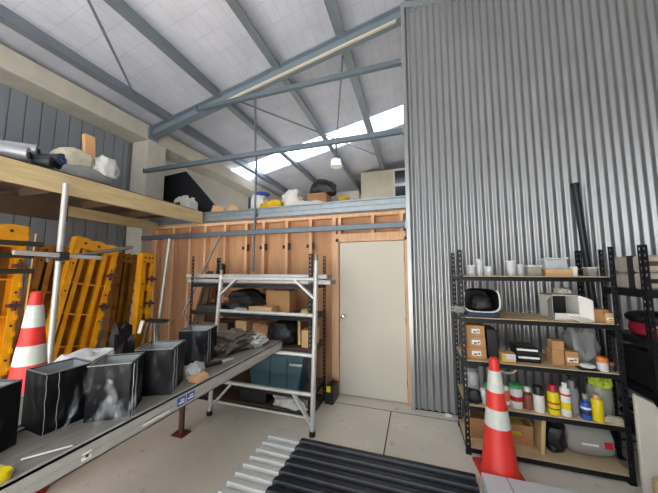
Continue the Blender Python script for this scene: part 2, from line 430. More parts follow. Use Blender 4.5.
# ------------------------------------------------------------------ left loft
b = MB().bb(-3.345, -3.3, .1, 3.455, 2.39, 2.59)
tag(obj('timber_beam', b, 'timber', bevel=.003), 'pale timber edge beam of the loft on the left', 'beam')
tag(obj('timber_beam', MB().bb(-4.25, -4.2, 2.15, 3.4, 2.32, 2.455), 'timber', bevel=.003), 'timber bearer under the loft, farther back by the column', 'beam')
tag(obj('timber_joist', MB().bb(-4.26, -4.2, .1, 2.15, 2.25, 2.455), 'timber_dark'), 'dark joist under the loft at the left edge', 'joist')
lf = MB()
y = .1
while y < 3.3:
    lf.bb(-4.97, -3.40, y, y+.14, 2.56, 2.63); y += .145
lf.bb(-4.97, -3.36, .1, 3.4, 2.545, 2.56)
for yy in (.5, 1.1, 1.7, 2.3, 2.9): lf.bb(-4.95, -3.35, yy, yy+.045, 2.455, 2.545)
struct('floor_loft', lf, 'timber_dark', smooth=False, label='boarded loft floor on the left', cat='floor')

def roll(name, a, b, r, m, core, label, inner=.45):
    a, b = Vector(a), Vector(b)
    root = thing(name, (a.x, (a.y+b.y)/2, min(a.z, b.z)-r), label, 'roll', 'rolls on the loft')
    n = (b-a).normalized(); mb = MB(); L_ = (b-a).length
    mt = Matrix.Translation(a) @ Vector((0, 0, 1)).rotation_difference(n).to_matrix().to_4x4()
    mb.lathe([(0.0, .0), (r, 0), (r, L_), (r*inner, L_), (r*inner*.9, L_-.12), (0.0, L_-.12)], seg=20, mt=mt)
    mb.jitter(.006, 9, r)
    obj('wrap', mb, m, root)
    obj('core', MB().lathe([(r*inner*.97, .01), (r*inner*.97, L_+.012), (r*inner*.8, L_+.012), (r*inner*.8, .01)], seg=16, mt=mt), core, root)
    return root
roll('insulation_roll', (-4.02, .80, 2.705), (-3.47, 1.44, 2.72), .072, 'foil_grey', 'roll_dark', 'grey roll on the loft, nearest the left edge of the photo')
roll('insulation_roll', (-4.12, .98, 2.825), (-3.62, 1.56, 2.84), .056, 'foil_grey', 'roll_dark', 'silver roll lying on top of the grey rolls on the loft')
roll('insulation_roll', (-4.18, 1.05, 2.695), (-3.70, 1.62, 2.695), .062, 'foil_grey', 'roll_dark', 'grey roll at the back of the loft pile')
roll('felt_roll', (-3.60, 1.45, 2.70), (-3.45, 1.60, 2.70), .065, 'roll_dark', 'black_plastic', 'short dark felt roll between the grey rolls and the canvas bag')
roll('felt_roll', (-3.74, 1.58, 2.77), (-3.47, 1.69, 2.775), .065, 'roll_dark', 'blue', 'dark roll with a blue core in front of the canvas bag')
tag(obj('grey_bag', MB().blob((-3.52, 1.93, 2.63), (.2, .46, .16), 6, .2), 'can_grey'), 'flat grey bag lying under the canvas bag on the loft', 'bag')
tag(obj('canvas_bag', MB().blob((-3.6, 1.85, 2.74), (.3, .36, .24), 4, .22), 'canvas'), 'lumpy cream canvas bag on the loft', 'bag')
tag(obj('canvas_bag', MB().blob((-3.5, 2.10, 2.73), (.22, .24, .24), 9, .3), 'rag'), 'crumpled white bag at the right end of the loft pile', 'bag')
tag(obj('timber_offcut', MB().box((-3.72, 2.06, 2.95), (.05, .11, .64), (.03, -.1, 0)), 'skin_wood', bevel=.002), 'orange timber offcut standing up between the loft bags', 'offcut')

# scaffold prop under the loft
sp_ = thing('scaffold_pole', (-3.22, 1.61, 0), 'galvanised scaffold pole propping the loft beam', 'pole')
obj('tube', MB().cyl((-3.22, 1.61, .01), (-3.22, 1.61, 2.47), .024, seg=18), 'alu', sp_)
obj('base_plate', MB().bb(-3.29, -3.15, 1.54, 1.68, 0, .01), 'alu_dull', sp_)
cp = obj('coupler', MB().cyl((-3.22, 1.61, 1.715), (-3.22, 1.61, 1.795), .036, seg=14).bb(-3.2, -3.135, 1.575, 1.645, 1.72, 1.80), 'dark_tube', sp_)
obj('bolt', MB().cyl((-3.26, 1.58, 1.755), (-3.26, 1.54, 1.755), .009, seg=8), 'alu_dull', cp)
def htube(a, b, r, m, label):
    root = thing('scaffold_tube', a, label, 'tube', 'horizontal tubes in front of the yellow panels')
    a, b = Vector(a), Vector(b); n = (b-a).normalized(); L_ = (b-a).length
    mt = Matrix.Translation(a) @ Vector((0, 0, 1)).rotation_difference(n).to_matrix().to_4x4()
    obj('tube', MB().lathe([(r*.75, 0), (r, 0), (r, L_), (r*.78, L_), (r*.78, L_-.1), (0, L_-.1)], seg=16, mt=mt), m, root)
    obj('end_cap', MB().cyl(b-n*.09, b-n*.02, r*.76, seg=12), 'black_plastic', root)
htube((-3.16, 1.28, 1.775), (-3.16, 1.93, 1.757), .02, 'alu', 'light galvanised tube clamped to the scaffold pole')
htube((-3.275, 1.55, 1.72), (-3.3, 2.34, 1.91), .021, 'alu_dull', 'grey tube rising to a dark open end by the column')
for i, (z, x, y1, lb) in enumerate([(1.87, -3.36, 1.55, 'uppermost dark tube at the far left, across the yellow panels'), (1.76, -3.38, 1.5, 'middle dark tube at the far left, across the yellow panels'), (1.62, -3.36, 1.5, 'lowest dark tube at the far left, across the yellow panels')]):
    htube((x, .85, z-.01), (x, y1, z), .023, 'dark_tube', lb)

# yellow formwork panels leaning in a row
def panel(y, w, x, H, label, rx, ry, sheet=True, in_shade=False, lugs=True, dep=.11, rz=0, bars=5, ribs=2, tp=.12):
    root = thing('formwork_panel', (x, y, .012), label, 'panel', 'yellow steel formwork panels')
    root.rotation_euler = (math.radians(rx), math.radians(ry), math.radians(rz))
    ym = 'yellow_shaded' if in_shade else 'yellow'  # panels standing in shade get the darkened yellow
    ob = lambda n, mb, m: obj(n, mb, m, root, local=True, smooth=True, bevel=0)
    for s in (0, 1):
        yy = 0 if s == 0 else w-.012
        mb = MB().bb(-dep, 0, yy, yy+.012, 0, H)
        a, c = (0, .06) if s == 0 else (w-.06, w)
        mb.bb(-.012, 0, a, c, 0, H).bb(-dep, -dep+.01, a, c, 0, H)
        # scalloped stiffener along the edge
        k = .12
        while k < H-.1:
            mb.cyl((-.02, yy-.004, k), (-.02, yy+.016, k), .034, seg=10); k += .155
        fl_ = ob('side_rail', mb, ym)
        k = .197
        while k < H-.08:
            obj('pin_hole', MB().cyl((-.006, (a+c)/2, k), (.003, (a+c)/2, k), .011, seg=8), 'black_plastic', fl_, local=True); k += .31
    if sheet: ob('face_sheet', MB().bb(-dep, -dep+.004, .012, w-.012, .02, H-.02), 'yellow_shaded')  # recessed sheet carries the shade in its colour
    poly = [(0.0, H-tp), (w, H-tp)]
    n = 12
    top = [(w*(1-i/n), H-.02+.022*abs(math.sin(PI*3*i/n))) for i in range(n+1)]
    ob('top_plate', MB().prism(poly+top, 'x', -.012, .002).bb(-dep, 0, .012, w-.012, H-.13, H-.118), ym)
    for i in range(3): ob('pin_hole', MB().cyl((-.006, w*(.2+.3*i), H-.065), (.006, w*(.2+.3*i), H-.065), .014, seg=10), 'black_plastic')
    for i in range(bars):
        z = .06+(H-.35)*(i+.3)/bars
        ob('cross_bar', MB().bb(-dep*.85, -.01, .012, w-.012, z, z+.05).bb(-.016, -.01, .012, w-.012, z-.02, z+.06) if not ribs else MB().bb(-dep*.9, -.02, .012, w-.012, z, z+.012), ym)
    for i in range(ribs):
        yy = w*(i+1)/(ribs+1)
        ob('rib', MB().bb(-dep, -.035, yy-.005, yy+.005, .03, H-.13).bb(-.042, -.03, yy-.022, yy+.022, .03, H-.13), 'yellow_shaded' if in_shade else ym)
    if lugs:
        for z in (H*.3, H*.62, H*.8):
            lg = MB().bb(-.03, .03, w-.075, w+.02, z, z+.035).cyl((.01, w-.03, z-.03), (.01, w-.03, z+.06), .018, seg=8)
            ob('clamp', lg, 'rust')
    return root
panel(.88, .60, -3.58, 2.09, 'yellow panel with a plain top plate at the far left edge', -3, -3, tp=.22)
panel(1.46, .25, -3.64, 1.93, 'narrow brownish yellow panel just left of the scaffold pole', -8, -4, in_shade=True, lugs=False, ribs=1)
panel(1.57, .47, -3.52, 2.07, 'bright yellow ribbed panel right of the scaffold pole with scalloped top', -12, -5, ribs=3)
panel(2.37, .25, -3.74, 1.88, 'shaded yellow panel standing behind the tarp', -6, -3, in_shade=True, lugs=False, ribs=1)
panel(2.57, .18, -3.48, 1.87, 'narrow bright yellow panel nearest the column', -4, -3, sheet=True, ribs=0)
tag(obj('dark_tarp', MB().blob((-3.42, 2.40, 0), (.2, .26, 1.0), 3, .4), 'dark_bag'), 'dark tarp bundled between the yellow panels', 'tarp')
tag(obj('plastic_offcut', MB().box((-3.26, 2.49, .93), (.04, .02, .17), (.2, .3, .5)), 'label_white', bevel=.004), 'white plastic strip stuck in the dark tarp', 'offcut')
for i, (yy, x, lb) in enumerate([(1.56, -3.50, 'tan strap hanging left of the traffic cone stack'), (1.71, -3.42, 'tan strap hanging beside the scaffold pole')]):
    tag(obj('strap', MB().bar((x, yy, 1.98), (x+.09, yy-.09+.03*i, .0), .012, .022), 'strap'), lb, 'strap')

# poles and tripod by the stud wall
tag(obj('aluminium_pole', MB().cyl((-3.50, 2.86, .0), (-3.44, 2.98, 2.10), .02, seg=12), 'alu'), 'thin aluminium pole leaning on the rail beside the column', 'pole')
tag(obj('aluminium_pole', MB().cyl((-3.2, 3.05, 1.0), (-2.85, 3.34, 2.16), .017, seg=12), 'alu_dull'), 'short slanting pole against the stud wall', 'pole')
tr = thing('tripod_stand', (-3.38, 2.75, 0), 'dark tripod stand with a flat plate in front of the stud wall', 'stand')
obj('top_plate', MB().bb(-3.62, -3.12, 2.66, 2.84, .945, .965), 'dark_tube', tr)
for dx, dy in ((-.2, -.1), (.22, -.1), (.02, .16)): obj('leg', MB().cyl((-3.38+dx*.25, 2.75+dy*.25, .945), (-3.38+dx*1.2, 2.75+dy*1.2, 0), .016, seg=10), 'alu_dull', tr)
obj('crank', MB().cyl((-3.12, 2.75, .955), (-2.98, 2.72, 1.0), .01, seg=8), 'alu_dull', tr)
for i, (x, x2, y2, z2, lb) in enumerate([(-3.30, -3.02, 3.47, 1.60, 'leftmost dark plank leaning on the stud wall behind the tripod'), (-3.16, -2.99, 3.46, 1.5, 'middle dark plank leaning behind the tripod'), (-3.05, -2.95, 3.45, 1.62, 'rightmost dark plank leaning behind the tripod')]):
    tag(obj('plank', MB().bar((x, 3.12, .03), (x2-.1, y2-.05, z2), .09, .022), 'timber_dark'), lb, 'plank', 'dark planks behind the tripod')
tag(obj('steel_bar', MB().cyl((-2.99, 2.90, 1.03), (-2.78, 2.80, .78), .01, seg=8), 'alu_dull'), 'thin grey bar slanting down beside the black box', 'bar')

# ------------------------------------------------------------------ things on the mezzanine
tag(obj('dark_board', MB().prism([(-5.04, 3.62), (-4.42, 3.66), (-3.32, 2.565), (-4.18, 2.565), (-4.72, 2.95), (-4.98, 2.565)], 'y', 4.12, 4.15), 'sheet_dark'), 'large dark board leaning on the mezzanine behind the white jerrycan', 'board')
def jerry():
    r = thing('jerrycan', (-3.98, 3.74, 2.56), 'white plastic jerrycan on the mezzanine corner', 'can')
    obj('body', MB().prism([(-4.16, 2.56), (-3.80, 2.56), (-3.80, 2.88), (-3.88, 2.945), (-4.05, 2.975), (-4.16, 2.92)], 'y', 3.64, 3.86), 'white_plastic', r, bevel=.02)
    obj('cap', MB().cyl((-3.84, 3.75, 2.90), (-3.82, 3.75, 2.96), .03), 'white_plastic', r)
    obj('handle', MB().tube([(-4.08, 3.75, 2.95), (-4.06, 3.75, 3.005), (-3.96, 3.75, 3.0), (-3.93, 3.75, 2.94)], .014), 'white_plastic', r)
    obj('label', MB().bb(-4.12, -4.0, 3.633, 3.64, 2.77, 2.86), 'navy', r)
jerry()
for i, (x0, x1, z1, lb) in enumerate([(-3.42, -3.10, .22, 'cut timber block beside the dark board'), (-3.06, -2.80, .20, 'timber block between the dark board and the blue bag')]):
    tag(obj('timber_block', MB().prism([(x0, 2.56), (x1, 2.56), (x1-.02, 2.56+z1*.7), (x0+.08, 2.56+z1)], 'y', 3.72, 3.9), 'skin_wood', bevel=.004), lb, 'block')
bg_ = thing('cement_bag', (-2.46, 3.8, 2.56), 'upright white bag with a blue top on the mezzanine edge', 'bag')
obj('bag', MB().blob((-2.47, 3.8, 2.56), (.3, .2, .38), 5, .25), 'can_white', bg_)
obj('blue_top', MB().blob((-2.41, 3.8, 2.87), (.25, .21, .07), 6, .2), 'blue', bg_)
obj('print', MB().bb(-2.6, -2.56, 3.69, 3.70, 2.62, 2.84), 'navy', bg_)
tag(obj('yellow_cloth', MB().blob((-2.18, 3.76, 2.56), (.46, .22, .19), 8, .35), 'cloth_yellow'), 'crumpled yellow cloth beside the blue topped bag', 'cloth')
tag(obj('paper_sack', MB().blob((-1.90, 3.95, 2.56), (.36, .4, .40), 11, .3), 'can_white'), 'crumpled cream sack right of the yellow cloth', 'sack')
bx = thing('cardboard_box', (-1.42, 3.98, 2.56), 'open brown box under the dark bag on the mezzanine', 'box')
obj('body', MB().bb(-1.62, -1.30, 3.88, 4.2, 2.56, 2.85), 'card', bx); obj('flap', MB().box((-1.46, 3.84, 2.84), (.3, .12, .006), (.4, 0, 0)), 'card_light', bx)
tag(obj('dark_bag', MB().blob((-1.40, 4.05, 2.85), (.42, .3, .26), 14, .3), 'dark_bag'), 'dark bag heaped on top of the brown box', 'bag')
tag(obj('plastic_sheet', MB().blob((-1.55, 3.74, 2.56), (.6, .2, .14), 15, .35), 'can_white'), 'white plastic sheeting spilling over the mezzanine edge', 'sheeting')
tag(obj('work_light', MB().lathe([(.0, 0), (.06, .0), (.05, .1), (.1, .18), (.09, .2), (0, .2)], (-1.02, 3.9, 2.56), 16), 'ochre'), 'small olive drum right of the dark bag', 'drum')
tag(obj('rubber_bucket', MB().lathe([(.0, 0), (.09, 0), (.12, .2), (.105, .2), (.08, .02), (0, .02)], (-.36, 4.4, 2.56), 16), 'black_plastic'), 'small black tub on the mezzanine near the corrugated wall', 'tub')
tag(obj('pallet_sheet', MB().bb(-1.6, -.95, 4.7, 4.75, 2.56, 3.1), 'pale_wall'), 'pale sheet standing behind the dark bag', 'sheet')

# ------------------------------------------------------------------ shelving racks
def angle_post(x, y, sx, sy, H):       # perforated angle post, corner at x,y; flanges go sx / sy
    mb = MB(); w = .038; t = .003
    for ax in (0, 1):
        def add(u0, u1, z0, z1):
            if ax == 0: mb.bb(x+sx*u0, x+sx*u1, y, y+sy*t, z0, z1)
            else: mb.bb(x, x+sx*t, y+sy*u0, y+sy*u1, z0, z1)
        add(0, .013, 0, H); add(.025, w, 0, H)
        z = 0
        while z < H:
            add(.013, .025, z, min(z+.03, H)); z += .05
    return mb
def rack(x0, x1, y0, y1, H, zs, label, board='mdf', bw=.03):
    r = thing('shelving_rack', ((x0+x1)/2, (y0+y1)/2, 0), label, 'shelving')
    for (x, y, sx, sy) in ((x0, y0, 1, 1), (x1, y0, -1, 1), (x0, y1, 1, -1), (x1, y1, -1, -1)):
        p = obj('post', angle_post(x, y, sx, sy, H), 'black_steel', r, smooth=False)
        obj('foot', MB().bb(x-.003*sx, x+.042*sx, y-.003*sy, y+.042*sy, 0, .012), 'black_plastic', p)
    for z in zs:
        s = obj('shelf', MB().bb(x0+.006, x1-.006, y0+.006, y1-.006, z-.012, z), board, r)
        for yy, sg in ((y0+.004, 1), (y1-.004, -1)):
            obj('beam', MB().bb(x0+.004, x1-.004, yy, yy+.004*sg, z-.012-bw, z-.006).bb(x0+.004, x1-.004, yy, yy+.025*sg, z-.017, z-.013), 'black_steel', s)
        for xx, sg in ((x0+.004, 1), (x1-.004, -1)):
            obj('beam', MB().bb(xx, xx+.004*sg, y0+.01, y1-.01, z-.012-bw, z-.006), 'black_steel', s)
    return r
S = (1.575, 1.195, .81, .42, .062)
RY0, RY1 = 2.77, 3.25
rack(.39, 1.55, RY0, RY1, 1.82, S, 'black shelving rack of paints and boxes against the corrugated wall', bw=.032)
rack(1.64, 2.75, 2.64, 3.14, 1.82, (1.475, 1.10, .72, .36), 'black shelving rack at the right edge of the photo', board='black_steel', bw=.045)
LS = (1.462, 1.10, .735, .25, .05)
rack(-2.87, -1.13, 2.85, 3.36, 1.82, LS, 'black shelving rack behind the aluminium trestle', board='timber_dark', bw=.04)

# -- items of the right rack
def cup(x, y, z, r, h, label, m='plastic_clear', cat='cup', lid=False):
    t = thing('plastic_cup', (x, y, z), label, cat, 'clear cups on the top shelf')
    obj('body', MB().lathe([(r*.75, 0), (r, h), (r*.96, h), (r*.72, .004), (0, .004)], (x, y, z), 18), m, t)
    obj('rim', MB().lathe([(r, h-.008), (r*1.08, h-.006), (r*1.08, h), (r*.97, h)], (x, y, z), 18), m, t)
    if lid: obj('lid', MB().lathe([(0, h+.001), (r*1.06, h+.001), (r*1.06, h+.012), (0, h+.014)], (x, y, z), 18), 'white_plastic', t)
z = S[0]
cup(.52, 2.90, z, .042, .09, 'squat clear cup at the left end of the top shelf', lid=True)
cup(.60, 2.92, z, .034, .16, 'tall clear cup at the left end of the top shelf')
cup(.67, 2.90, z, .04, .09, 'squat clear cup right of the tall one')
cup(.86, 2.90, z, .043, .13, 'clear cup with a frosted side in the middle of the top shelf', lid=True)
cup(.94, 2.93, z, .036, .11, 'clear cup between the frosted cup and the clear crate')
ct = thing('clear_crate', (1.04, 2.92, z), 'small clear crate left of the cardboard tray', 'crate')
obj('body', MB().bb(.985, 1.085, 2.86, 2.97, z, z+.085), 'plastic_tub', ct, bevel=.006); obj('lid', MB().bb(.98, 1.09, 2.855, 2.975, z+.085, z+.098), 'white_plastic', ct, bevel=.003)
ty = thing('cardboard_tray', (1.2, 2.93, z), 'shallow tan cardboard tray on the top shelf', 'tray')
obj('base', MB().bb(1.11, 1.30, 2.85, 3.02, z, z+.004), 'card_light', ty)
for b_ in [(1.11, 1.30, 2.85, 2.854), (1.11, 1.30, 3.016, 3.02), (1.11, 1.114, 2.854, 3.016), (1.296, 1.30, 2.854, 3.016)]: obj('side', MB().bb(*b_, z+.004, z+.06), 'card_light', ty)
cb = thing('clear_box', (1.21, 2.93, z+.005), 'clear plastic box standing in the cardboard tray', 'box')
obj('body', MB().bb(1.125, 1.285, 2.87, 3.0, z+.006, z+.15), 'plastic_clear', cb, bevel=.008); obj('lid', MB().bb(1.12, 1.29, 2.865, 3.005, z+.15, z+.165), 'plastic_clear', cb)
tag(obj('white_block', MB().bb(1.31, 1.345, 2.86, 2.94, z, z+.085), 'label_white', bevel=.004), 'small white block right of the cardboard tray', 'block')
tb = thing('plastic_tub', (1.45, 2.9, z), 'small tapered clear tub at the right end of the top shelf', 'tub')
obj('body', MB().lathe([(.038, 0), (.05, .075), (.047, .075), (.035, .004), (0, .004)], (1.45, 2.9, z), 4, Matrix.Translation((1.45, 2.9, 0)) @ Matrix.Rotation(PI/4, 4, 'Z') @ Matrix.Translation((-1.45, -2.9, 0))), 'plastic_tub', tb, smooth=False)
obj('rim', MB().lathe([(.05, .07), (.055, .072), (.055, .078), (.048, .078)], (1.45, 2.9, z), 4, Matrix.Translation((1.45, 2.9, 0)) @ Matrix.Rotation(PI/4, 4, 'Z') @ Matrix.Translation((-1.45, -2.9, 0))), 'white_plastic', tb, smooth=False)

# shelf 2
z = S[1]
hm = thing('black_tub', (.58, 2.95, z), 'black plastic tub lying on its side with a white rim', 'tub')
mb = MB()
def oval(k, w, h): # rounded trapezoid ring in xz
    return [(.58+w*math.copysign(abs(math.cos(a))**.6, math.cos(a))*(1-.06*math.sin(a)), k, z+.045+h+h*math.copysign(abs(math.sin(a))**.6, math.sin(a))) for a in [2*PI*i/28 for i in range(28)]]
rings = [oval(2.82, .145, .11), oval(3.0, .135, .105), oval(3.1, .12, .09)]
rv = [[mb.bm.verts.new(p) for p in r_] for r_ in rings]
for p, q in zip(rv, rv[1:]):
    for i in range(28): mb.bm.faces.new((p[i], p[(i+1) % 28], q[(i+1) % 28], q[i]))
mb.bm.faces.new(rv[-1])
obj('shell', mb, 'dark_bag', hm)
ring = oval(2.815, .15, .115)
pts = [Vector(p) for p in ring]
pp = [pts[i % 28] for i in range(12, 32)]
obj('rim', MB().tube(pp, .008, 6), 'can_white', hm)
obj('packing', MB().blob((.6, 2.93, z+.06), (.18, .14, .13), 4, .3), 'dark_tube', hm)
obj('base', MB().bb(.45, .72, 2.80, 3.1, z, z+.045), 'navy', hm, bevel=.01)
tag(obj('glove', MB().blob((.37, 2.74, z+.05), (.12, .08, .055), 21, .4, rot=.2), 'can_grey'), 'grey glove caught on the left end of the second shelf', 'glove')
wbx = thing('white_carton', (1.27, 2.98, z), 'large open white carton with its flaps spread', 'box')
x0, x1, y0, y1, h = 1.14, 1.335, 2.86, 3.1, .215
obj('body', MB().bb(x0, x1, y1-.005, y1, z, z+h).bb(x0, x0+.005, y0, y1, z, z+h).bb(x1-.005, x1, y0, y1, z, z+h).bb(x0, x1, y0, y1, z, z+.005).bb(x0, x1, y0, y1, z+h-.005, z+h), 'card_white', wbx)
obj('flap', MB().grid(lambda u, v: (x0-.05*u-.02*math.sin(u*2), y0-.09*u, z+.01+(h-.02)*v*(1-.25*u)-.0*u), 6, 2), 'can_grey', wbx, solid=.004)  # left flap coloured grey for its shaded side
obj('flap', MB().grid(lambda u, v: (x1+.07*math.sin(u*1.5), y0-.05*u, z+.0+h*v-.04*u*v), 6, 2), 'card_white', wbx, solid=.004)
obj('flap', MB().box((1.235, y0-.01, z+.032), (.17, .005, .06), (.15, 0, 0)), 'card_white', wbx)
obj('flap', MB().box((1.32, y0-.04, z+.025), (.12, .12, .005), (.3, 0, .4)), 'label_white', wbx)
obj('inside', MB().bb(x0+.006, x1-.006, y1-.03, y1-.006, z+.01, z+h-.01), 'black_plastic', wbx)  # black slab put in for the shade inside the open carton
tag(obj('plastic_wrap', MB().blob((1.27, 2.98, z+h), (.12, .1, .06), 5, .4), 'rag'), 'crumpled white wrap on top of the open white carton', 'wrap')
def carton(name, x0, x1, y0, y1, z, h, m, label, lab=None, group=None, rz=0):
    cx, cy = (x0+x1)/2, (y0+y1)/2
    t = thing(name, (cx, cy, z), label, 'box', group, rz)
    w, d = x1-x0, y1-y0
    obj('body', MB().bb(-w/2, w/2, -d/2, d/2, 0, h), m, t, local=True, bevel=.003)
    obj('tape', MB().bb(-w/2-.001, w/2+.001, -.012, .012, h*.75, h+.001), 'card_light' if m == 'card' else 'card', t, local=True)
    if lab:
        l = obj('sticker', MB().bb(-w*lab[0]/2, w*lab[0]/2, -d/2-.002, -d/2, h*.3, h*.3+h*lab[1]), 'label_white', t, local=True)
        obj('print', MB().bb(-w*lab[0]*.3, w*lab[0]*.1, -d/2-.003, -d/2-.002, h*.36, h*.36+h*lab[1]*.3).bb(w*lab[0]*.2, w*lab[0]*.4, -d/2-.003, -d/2-.002, h*.4, h*.4+h*lab[1]*.4), 'label_ink', l, local=True)
    return t
carton('small_carton', 1.415, 1.52, 2.84, 2.98, z, .105, 'card', 'left tan carton at the right end of the second shelf')
carton('small_carton', 1.525, 1.545, 2.9, 3.0, z, .09, 'card_light', 'thin tan carton wedged at the right post of the second shelf')
carton('small_carton', 1.475, 1.543, 2.80, 2.835, z, .085, 'card_light', 'pale carton in front of the left tan carton', lab=(.9, .25))
# shelf 3
z = S[2]
for i, lb in enumerate(['bottom tan carton of the labelled stack', 'middle tan carton of the labelled stack', 'top tan carton of the labelled stack']):
    carton('labelled_carton', .44+.004*i, .605-.003*i, 2.84, 3.06, z+.101*i, .10, 'card', lb+' on the third shelf', lab=(.45, .4), group='labelled cartons on the third shelf')
tag(obj('black_case', MB().bb(.62, .71, 2.87, 3.1, z, z+.27), 'black_plastic', bevel=.01), 'upright black case beside the labelled cartons', 'case')
yp = thing('small_pack', (.77, 2.86, z), 'small yellow and pale blue pack on the third shelf', 'pack')
obj('body', MB().bb(.72, .83, 2.82, 2.92, z, z+.075), 'skin_wood', yp, bevel=.004); obj('label', MB().bb(.755, .828, 2.817, 2.82, z+.03, z+.072), 'pale_board', yp); obj('corner', MB().bb(.718, .75, 2.817, 2.82, z+.005, z+.06), 'ochre', yp)
for i, (x0, x1, h0, h, lb) in enumerate([(.86, 1.03, 0, .065, 'lower black case of two, with a pale edge'), (.85, 1.02, .066, .065, 'upper black case of two, with a pale edge')]):
    t = thing('flat_case', ((x0+x1)/2, 2.96, z+h0), lb+', middle of the third shelf', 'case', 'flat black cases')
    obj('body', MB().bb(x0, x1, 2.86, 3.08, z+h0, z+h0+h), 'black_plastic', t, bevel=.006)
    obj('edge_strip', MB().bb(x0, x1-.01, 2.855, 2.862, z+h0+h*.55, z+h0+h*.8), 'label_white', t)
carton('brown_carton', 1.115, 1.20, 2.86, 2.98, z, .13, 'card', 'brown carton standing under the small one on the third shelf')
carton('brown_carton', 1.12, 1.205, 2.86, 2.96, z+.132, .075, 'card', 'small brown carton on top of another carton')
carton('brown_carton', 1.21, 1.30, 2.86, 2.98, z, .125, 'card', 'brown carton right of the two stacked ones', lab=(.8, .3))
tag(obj('grey_plastic_bag', MB().blob((1.40, 3.03, z), (.2, .22, .34), 31, .35), 'can_grey'), 'slumped grey plastic bag at the right of the third shelf', 'bag')
sd = thing('sanding_disc', (1.34, 2.83, z), 'pale pad lying on a dark tray on the third shelf', 'pad')
obj('tray', MB().bb(1.27, 1.40, 2.79, 2.87, z, z+.012), 'black_plastic', sd, bevel=.004); obj('pad', MB().blob((1.34, 2.83, z+.012), (.1, .07, .035), 3, .12), 'can_white', sd)
def bottle(x, y, z, r, h, m, capm, label, cat='can', name='spray_can', lab=None, caph=.25, capr=.8, neck=.0, group='cans and bottles on the fourth shelf'):
    t = thing(name, (x, y, z), label, cat, group)
    hb = h*(1-caph)
    obj('body', MB().lathe([(0, 0), (r*.94, 0), (r, .006), (r, hb*.9), (r*.92, hb*.96), (r*(.55 if neck else .8), hb), (0, hb)], (x, y, z), 20), m, t)
    if neck: obj('neck', MB().lathe([(r*.4, hb*.98), (r*.34, hb+h*caph*.5)], (x, y, z), 14), m, t)
    cz = hb+(h*caph*.35 if neck else 0)
    obj('cap', MB().lathe([(r*capr, cz-.001), (r*capr, cz+(h-cz)*.85), (r*capr*.85, h), (0, h)], (x, y, z), 18), capm, t)
    if lab:
        for (m2, a, b_) in lab:
            obj('label', MB().lathe([(r*1.012, h*a), (r*1.012, h*b_)], (x, y, z), 20), m2, t)
    return t
bottle(1.44, 2.83, z, .036, .11, 'can_white', 'can_orange', 'small white jar with an orange lid on the third shelf', 'jar', 'paint_jar', caph=.35, capr=1.04, lab=[('pale_board', .1, .5)], group='jars on the third shelf')
bottle(1.50, 2.84, z, .024, .07, 'dark_tube', 'can_brown', 'tiny dark jar beside the orange lidded jar', 'jar', 'paint_jar', caph=.3, capr=1.0, group='jars on the third shelf')
# shelf 4
z = S[3]
jr = thing('clear_jar', (.49, 2.95, z), 'clear plastic jar at the left end of the fourth shelf', 'jar')
obj('body', MB().lathe([(.0, 0), (.062, 0), (.065, .03), (.065, .2), (.055, .235), (.05, .24)], (.49, 2.98, z), 20), 'plastic_clear', jr); obj('lid', MB().lathe([(0, .24), (.054, .24), (.054, .27), (0, .272)], (.49, 2.98, z), 20), 'can_grey', jr)
tag(obj('black_pouch', MB().blob((.48, 2.85, z), (.13, .1, .12), 8, .25), 'dark_bag'), 'small black pouch in front of the clear jar', 'pouch')
bottle(.565, 2.86, z, .026, .13, 'can_white', 'can_white', 'white cartridge left of the cone on the fourth shelf', 'cartridge', 'sealant_cartridge', caph=.15)
bottle(.61, 2.92, z, .03, .16, 'can_grey', 'can_green', 'grey can with a green cap partly behind the cone', caph=.2)
bottle(.745, 2.86, z, .03, .17, 'can_orange', 'can_white', 'orange can just right of the cone', caph=.2, lab=[('label_white', .1, .3)])
bottle(.825, 2.87, z, .05, .20, 'can_white', 'can_green', 'white tub with a green lid on the fourth shelf', 'tub', 'paint_tub', caph=.16, capr=1.02, lab=[('can_red', .3, .5)])
bottle(.91, 2.86, z, .031, .185, 'can_brown', 'can_white', 'brown bottle with a white cap beside the green lidded tub', 'bottle', 'glue_bottle', caph=.3, neck=1)
bottle(.985, 2.84, z, .04, .21, 'can_white', 'black_plastic', 'white can with a tall black cap', caph=.32, capr=1.0)
bottle(1.09, 2.84, z, .042, .235, 'can_yellow', 'can_red', 'yellow can with a red cap', caph=.24, capr=.72, lab=[('can_red', .36, .42), ('label_ink', .18, .22)])
bottle(1.175, 2.84, z, .037, .26, 'can_white', 'can_white', 'white can with a yellow band, right of the red capped one', caph=.14, capr=.5, lab=[('can_yellow', .2, .42), ('can_red', .62, .68)])
tg = thing('trigger_sprayer', (1.26, 2.92, z), 'grey trigger spray bottle on the fourth shelf', 'bottle', 'cans and bottles on the fourth shelf')
obj('body', MB().lathe([(0, 0), (.045, 0), (.047, .02), (.046, .17), (.03, .24), (.018, .26), (.018, .28), (0, .28)], (1.26, 2.92, z), 20), 'can_grey', tg)
obj('spray_head', MB().bb(1.235, 1.285, 2.86, 2.95, z+.285, z+.33).cyl((1.26, 2.86, z+.312), (1.26, 2.83, z+.312), .013, seg=10).cyl((1.26, 2.92, z+.26), (1.26, 2.92, z+.29), .022, seg=12), 'dark_tube', tg, bevel=.005)
obj('trigger', MB().tube([(1.26, 2.875, z+.285), (1.26, 2.855, z+.25), (1.26, 2.865, z+.215)], .007), 'dark_tube', tg)
bottle(1.30, 2.82, z, .034, .195, 'blue', 'can_grey', 'blue can with a pale band and a grey nozzle', caph=.3, capr=.45, neck=1, lab=[('label_white', .42, .5), ('navy', .2, .36)])
